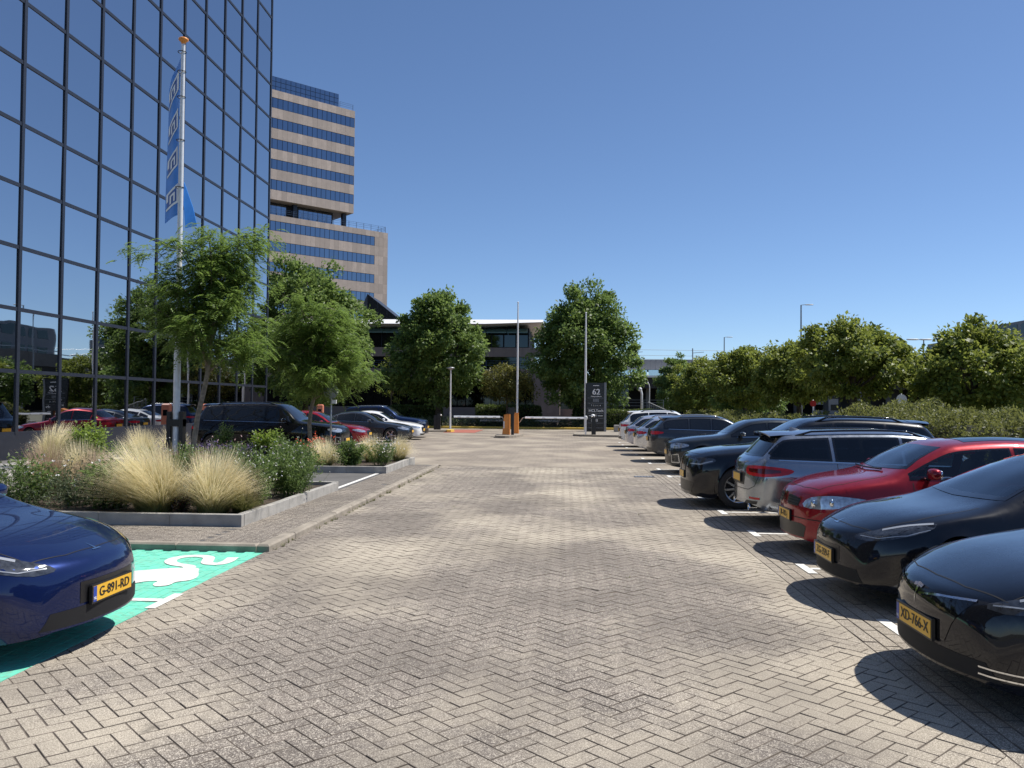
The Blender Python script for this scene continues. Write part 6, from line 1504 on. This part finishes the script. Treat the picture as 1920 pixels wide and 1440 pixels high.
# forecourt wall with railing
fw_ = empty('ramp_wall', (6, 78, 0), 0, 'dark ramp wall with grey railing and steps right of the sign pillar', 'wall'); fi = Matrix.Translation((-6, -78, 0))
m_ = MB(); m_.box(3.8, 9.4, 78, 79, 0, 1.25); part(m_, 'wall', M['viaduct_dark'], fw_, fi); m_ = MB(); m_.box(3.8, 9.45, 77.9, 79.1, 1.252, 1.36); part(m_, 'coping', M['edging'], fw_, fi)
part(railing(3.8, 9.3, 78.4, 1.36, 1.0), 'railing', M['galv'], fw_, fi)
m_ = MB()
for k in range(12): m_.box(7.9+k*.17, 7.96+k*.17, 77.6, 77.66, .5, 2.1-.07*k)
part(m_, 'stair_balusters', M['galv'], fw_, fi)
m_ = MB(); m_.tube([(7.8, 77.6, 2.15), (10.2, 77.6, 1.1)], .05, 6); part(m_, 'handrail', M['galv'], fw_, fi)
m_ = MB(); m_.box(9.4, 14, 77, 82, 0, 1.0); part(m_, 'landing', M['edging'], fw_, fi)
for lab, x, y, h, s_ in (('white curved top post on the station forecourt', 8.55, 92, 3.6, .14), ('thin white bollard lamp on the station forecourt', 9.6, 94, 4.4, .06), ('white forecourt post beside the stairs', 11.2, 90, 3.0, .12)):
    e = empty('forecourt_post', (x, y, 0), 0, lab, 'post'); m_ = MB(); m_.tube([(0, 0, 0), (0, 0, h-.5), (-.08, 0, h-.15), (-.25, 0, h)], s_*.8, 8); m_.build('post', M['pole_white'], e, smooth=True); m_ = MB(); rbox(m_, (-.2, 0, h), s_*1.6, s_*1.4, s_*1.5, 2.3, 8); m_.build('head', M['pole_white'], e, smooth=True)
e = empty('forecourt_sign', (12.3, 102, 0), 0, 'dark green sign panel under the station deck', 'sign'); m_ = MB(); m_.box(-.9, .9, -.05, .05, 2.9, 4.1); m_.build('panel', M['sign_green'], e); m_ = MB(); m_.tube([(0, .1, 0), (0, .1, 2.9)], .07, 6); m_.build('post', M['galv'], e)
# --- road viaduct on the right, running alongside
vd = empty('road_viaduct', (57, 110, 0), 0, 'long concrete road viaduct behind the rightmost tree', 'bridge'); vi = Matrix.Translation((-57, -110, 0))
def vp(name, mat, *b): m__ = MB(); m__.box(*b); return part(m__, name, mat, vd, vi)
for k in range(34): vp('parapet_panel', M['viaduct'], 54.9, 55.15, -40+k*7, -40+k*7+6.94, 7.4, 9.7)
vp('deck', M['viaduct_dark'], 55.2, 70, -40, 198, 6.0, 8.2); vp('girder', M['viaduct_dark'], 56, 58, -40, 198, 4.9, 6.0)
for k in range(9): vp('pier', M['viaduct'], 58, 60, -30+k*26, -28+k*26, 0, 6.0)
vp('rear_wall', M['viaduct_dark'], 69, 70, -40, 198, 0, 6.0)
vp('guard_rail', M['galv'], 55.4, 55.5, -40, 198, 10.2, 10.35)
def office(label, x, y, w, d, h, floors, seed):
    e = empty('far_office', (x, y, 0), 0, label, 'building'); m_ = MB(); m_.box(-w/2, w/2, -d/2, d/2, 0, h); m_.build('wall', M['officegrey'], e)
    for f in range(floors):
        z = h*(f+.35)/floors; hh = h/floors*.5
        for k in range(int(d/4)): m_ = MB(); y0 = -d/2+1+k*4; m_.box(-w/2-.06, -w/2-.01, y0, y0+2.8, z, z+hh); m_.build('window', M['dark_glass'], e)
        for k in range(int(w/4)): m_ = MB(); x0 = -w/2+1+k*4; m_.box(x0, x0+2.8, -d/2-.06, -d/2-.01, z, z+hh); m_.build('window', M['dark_glass'], e)
    m_ = MB(); m_.box(-w/4, w/6, -d/4, d/4, h+.01, h+3); m_.build('roof_plant', M['officegrey'], e)
office('grey office block beyond the viaduct at right', 92, 60, 26, 60, 15.5, 4, 1); office('paler grey office block beyond the viaduct, farther along', 96, 140, 30, 70, 17.5, 5, 2)
office('slim grey tower with chimney behind the rightmost tree', 150, 330, 14, 14, 27, 7, 3)
office('distant office block seen low between the right trees', 60, 230, 40, 20, 9, 3, 4)

e = empty('drain_grate', (2.05, 21.3, 0), 0, 'small dark iron drain grate at the edge of the right parking bays', 'grate'); m_ = MB(); m_.box(-.25, .25, -.16, .16, -.02, .006); m_.build('frame', M['black_metal'], e)
for k in range(6): m_ = MB(); m_.box(-.22+k*.075, -.18+k*.075, -.13, .13, .0065, .011); m_.build('bar', M['galv'], e)
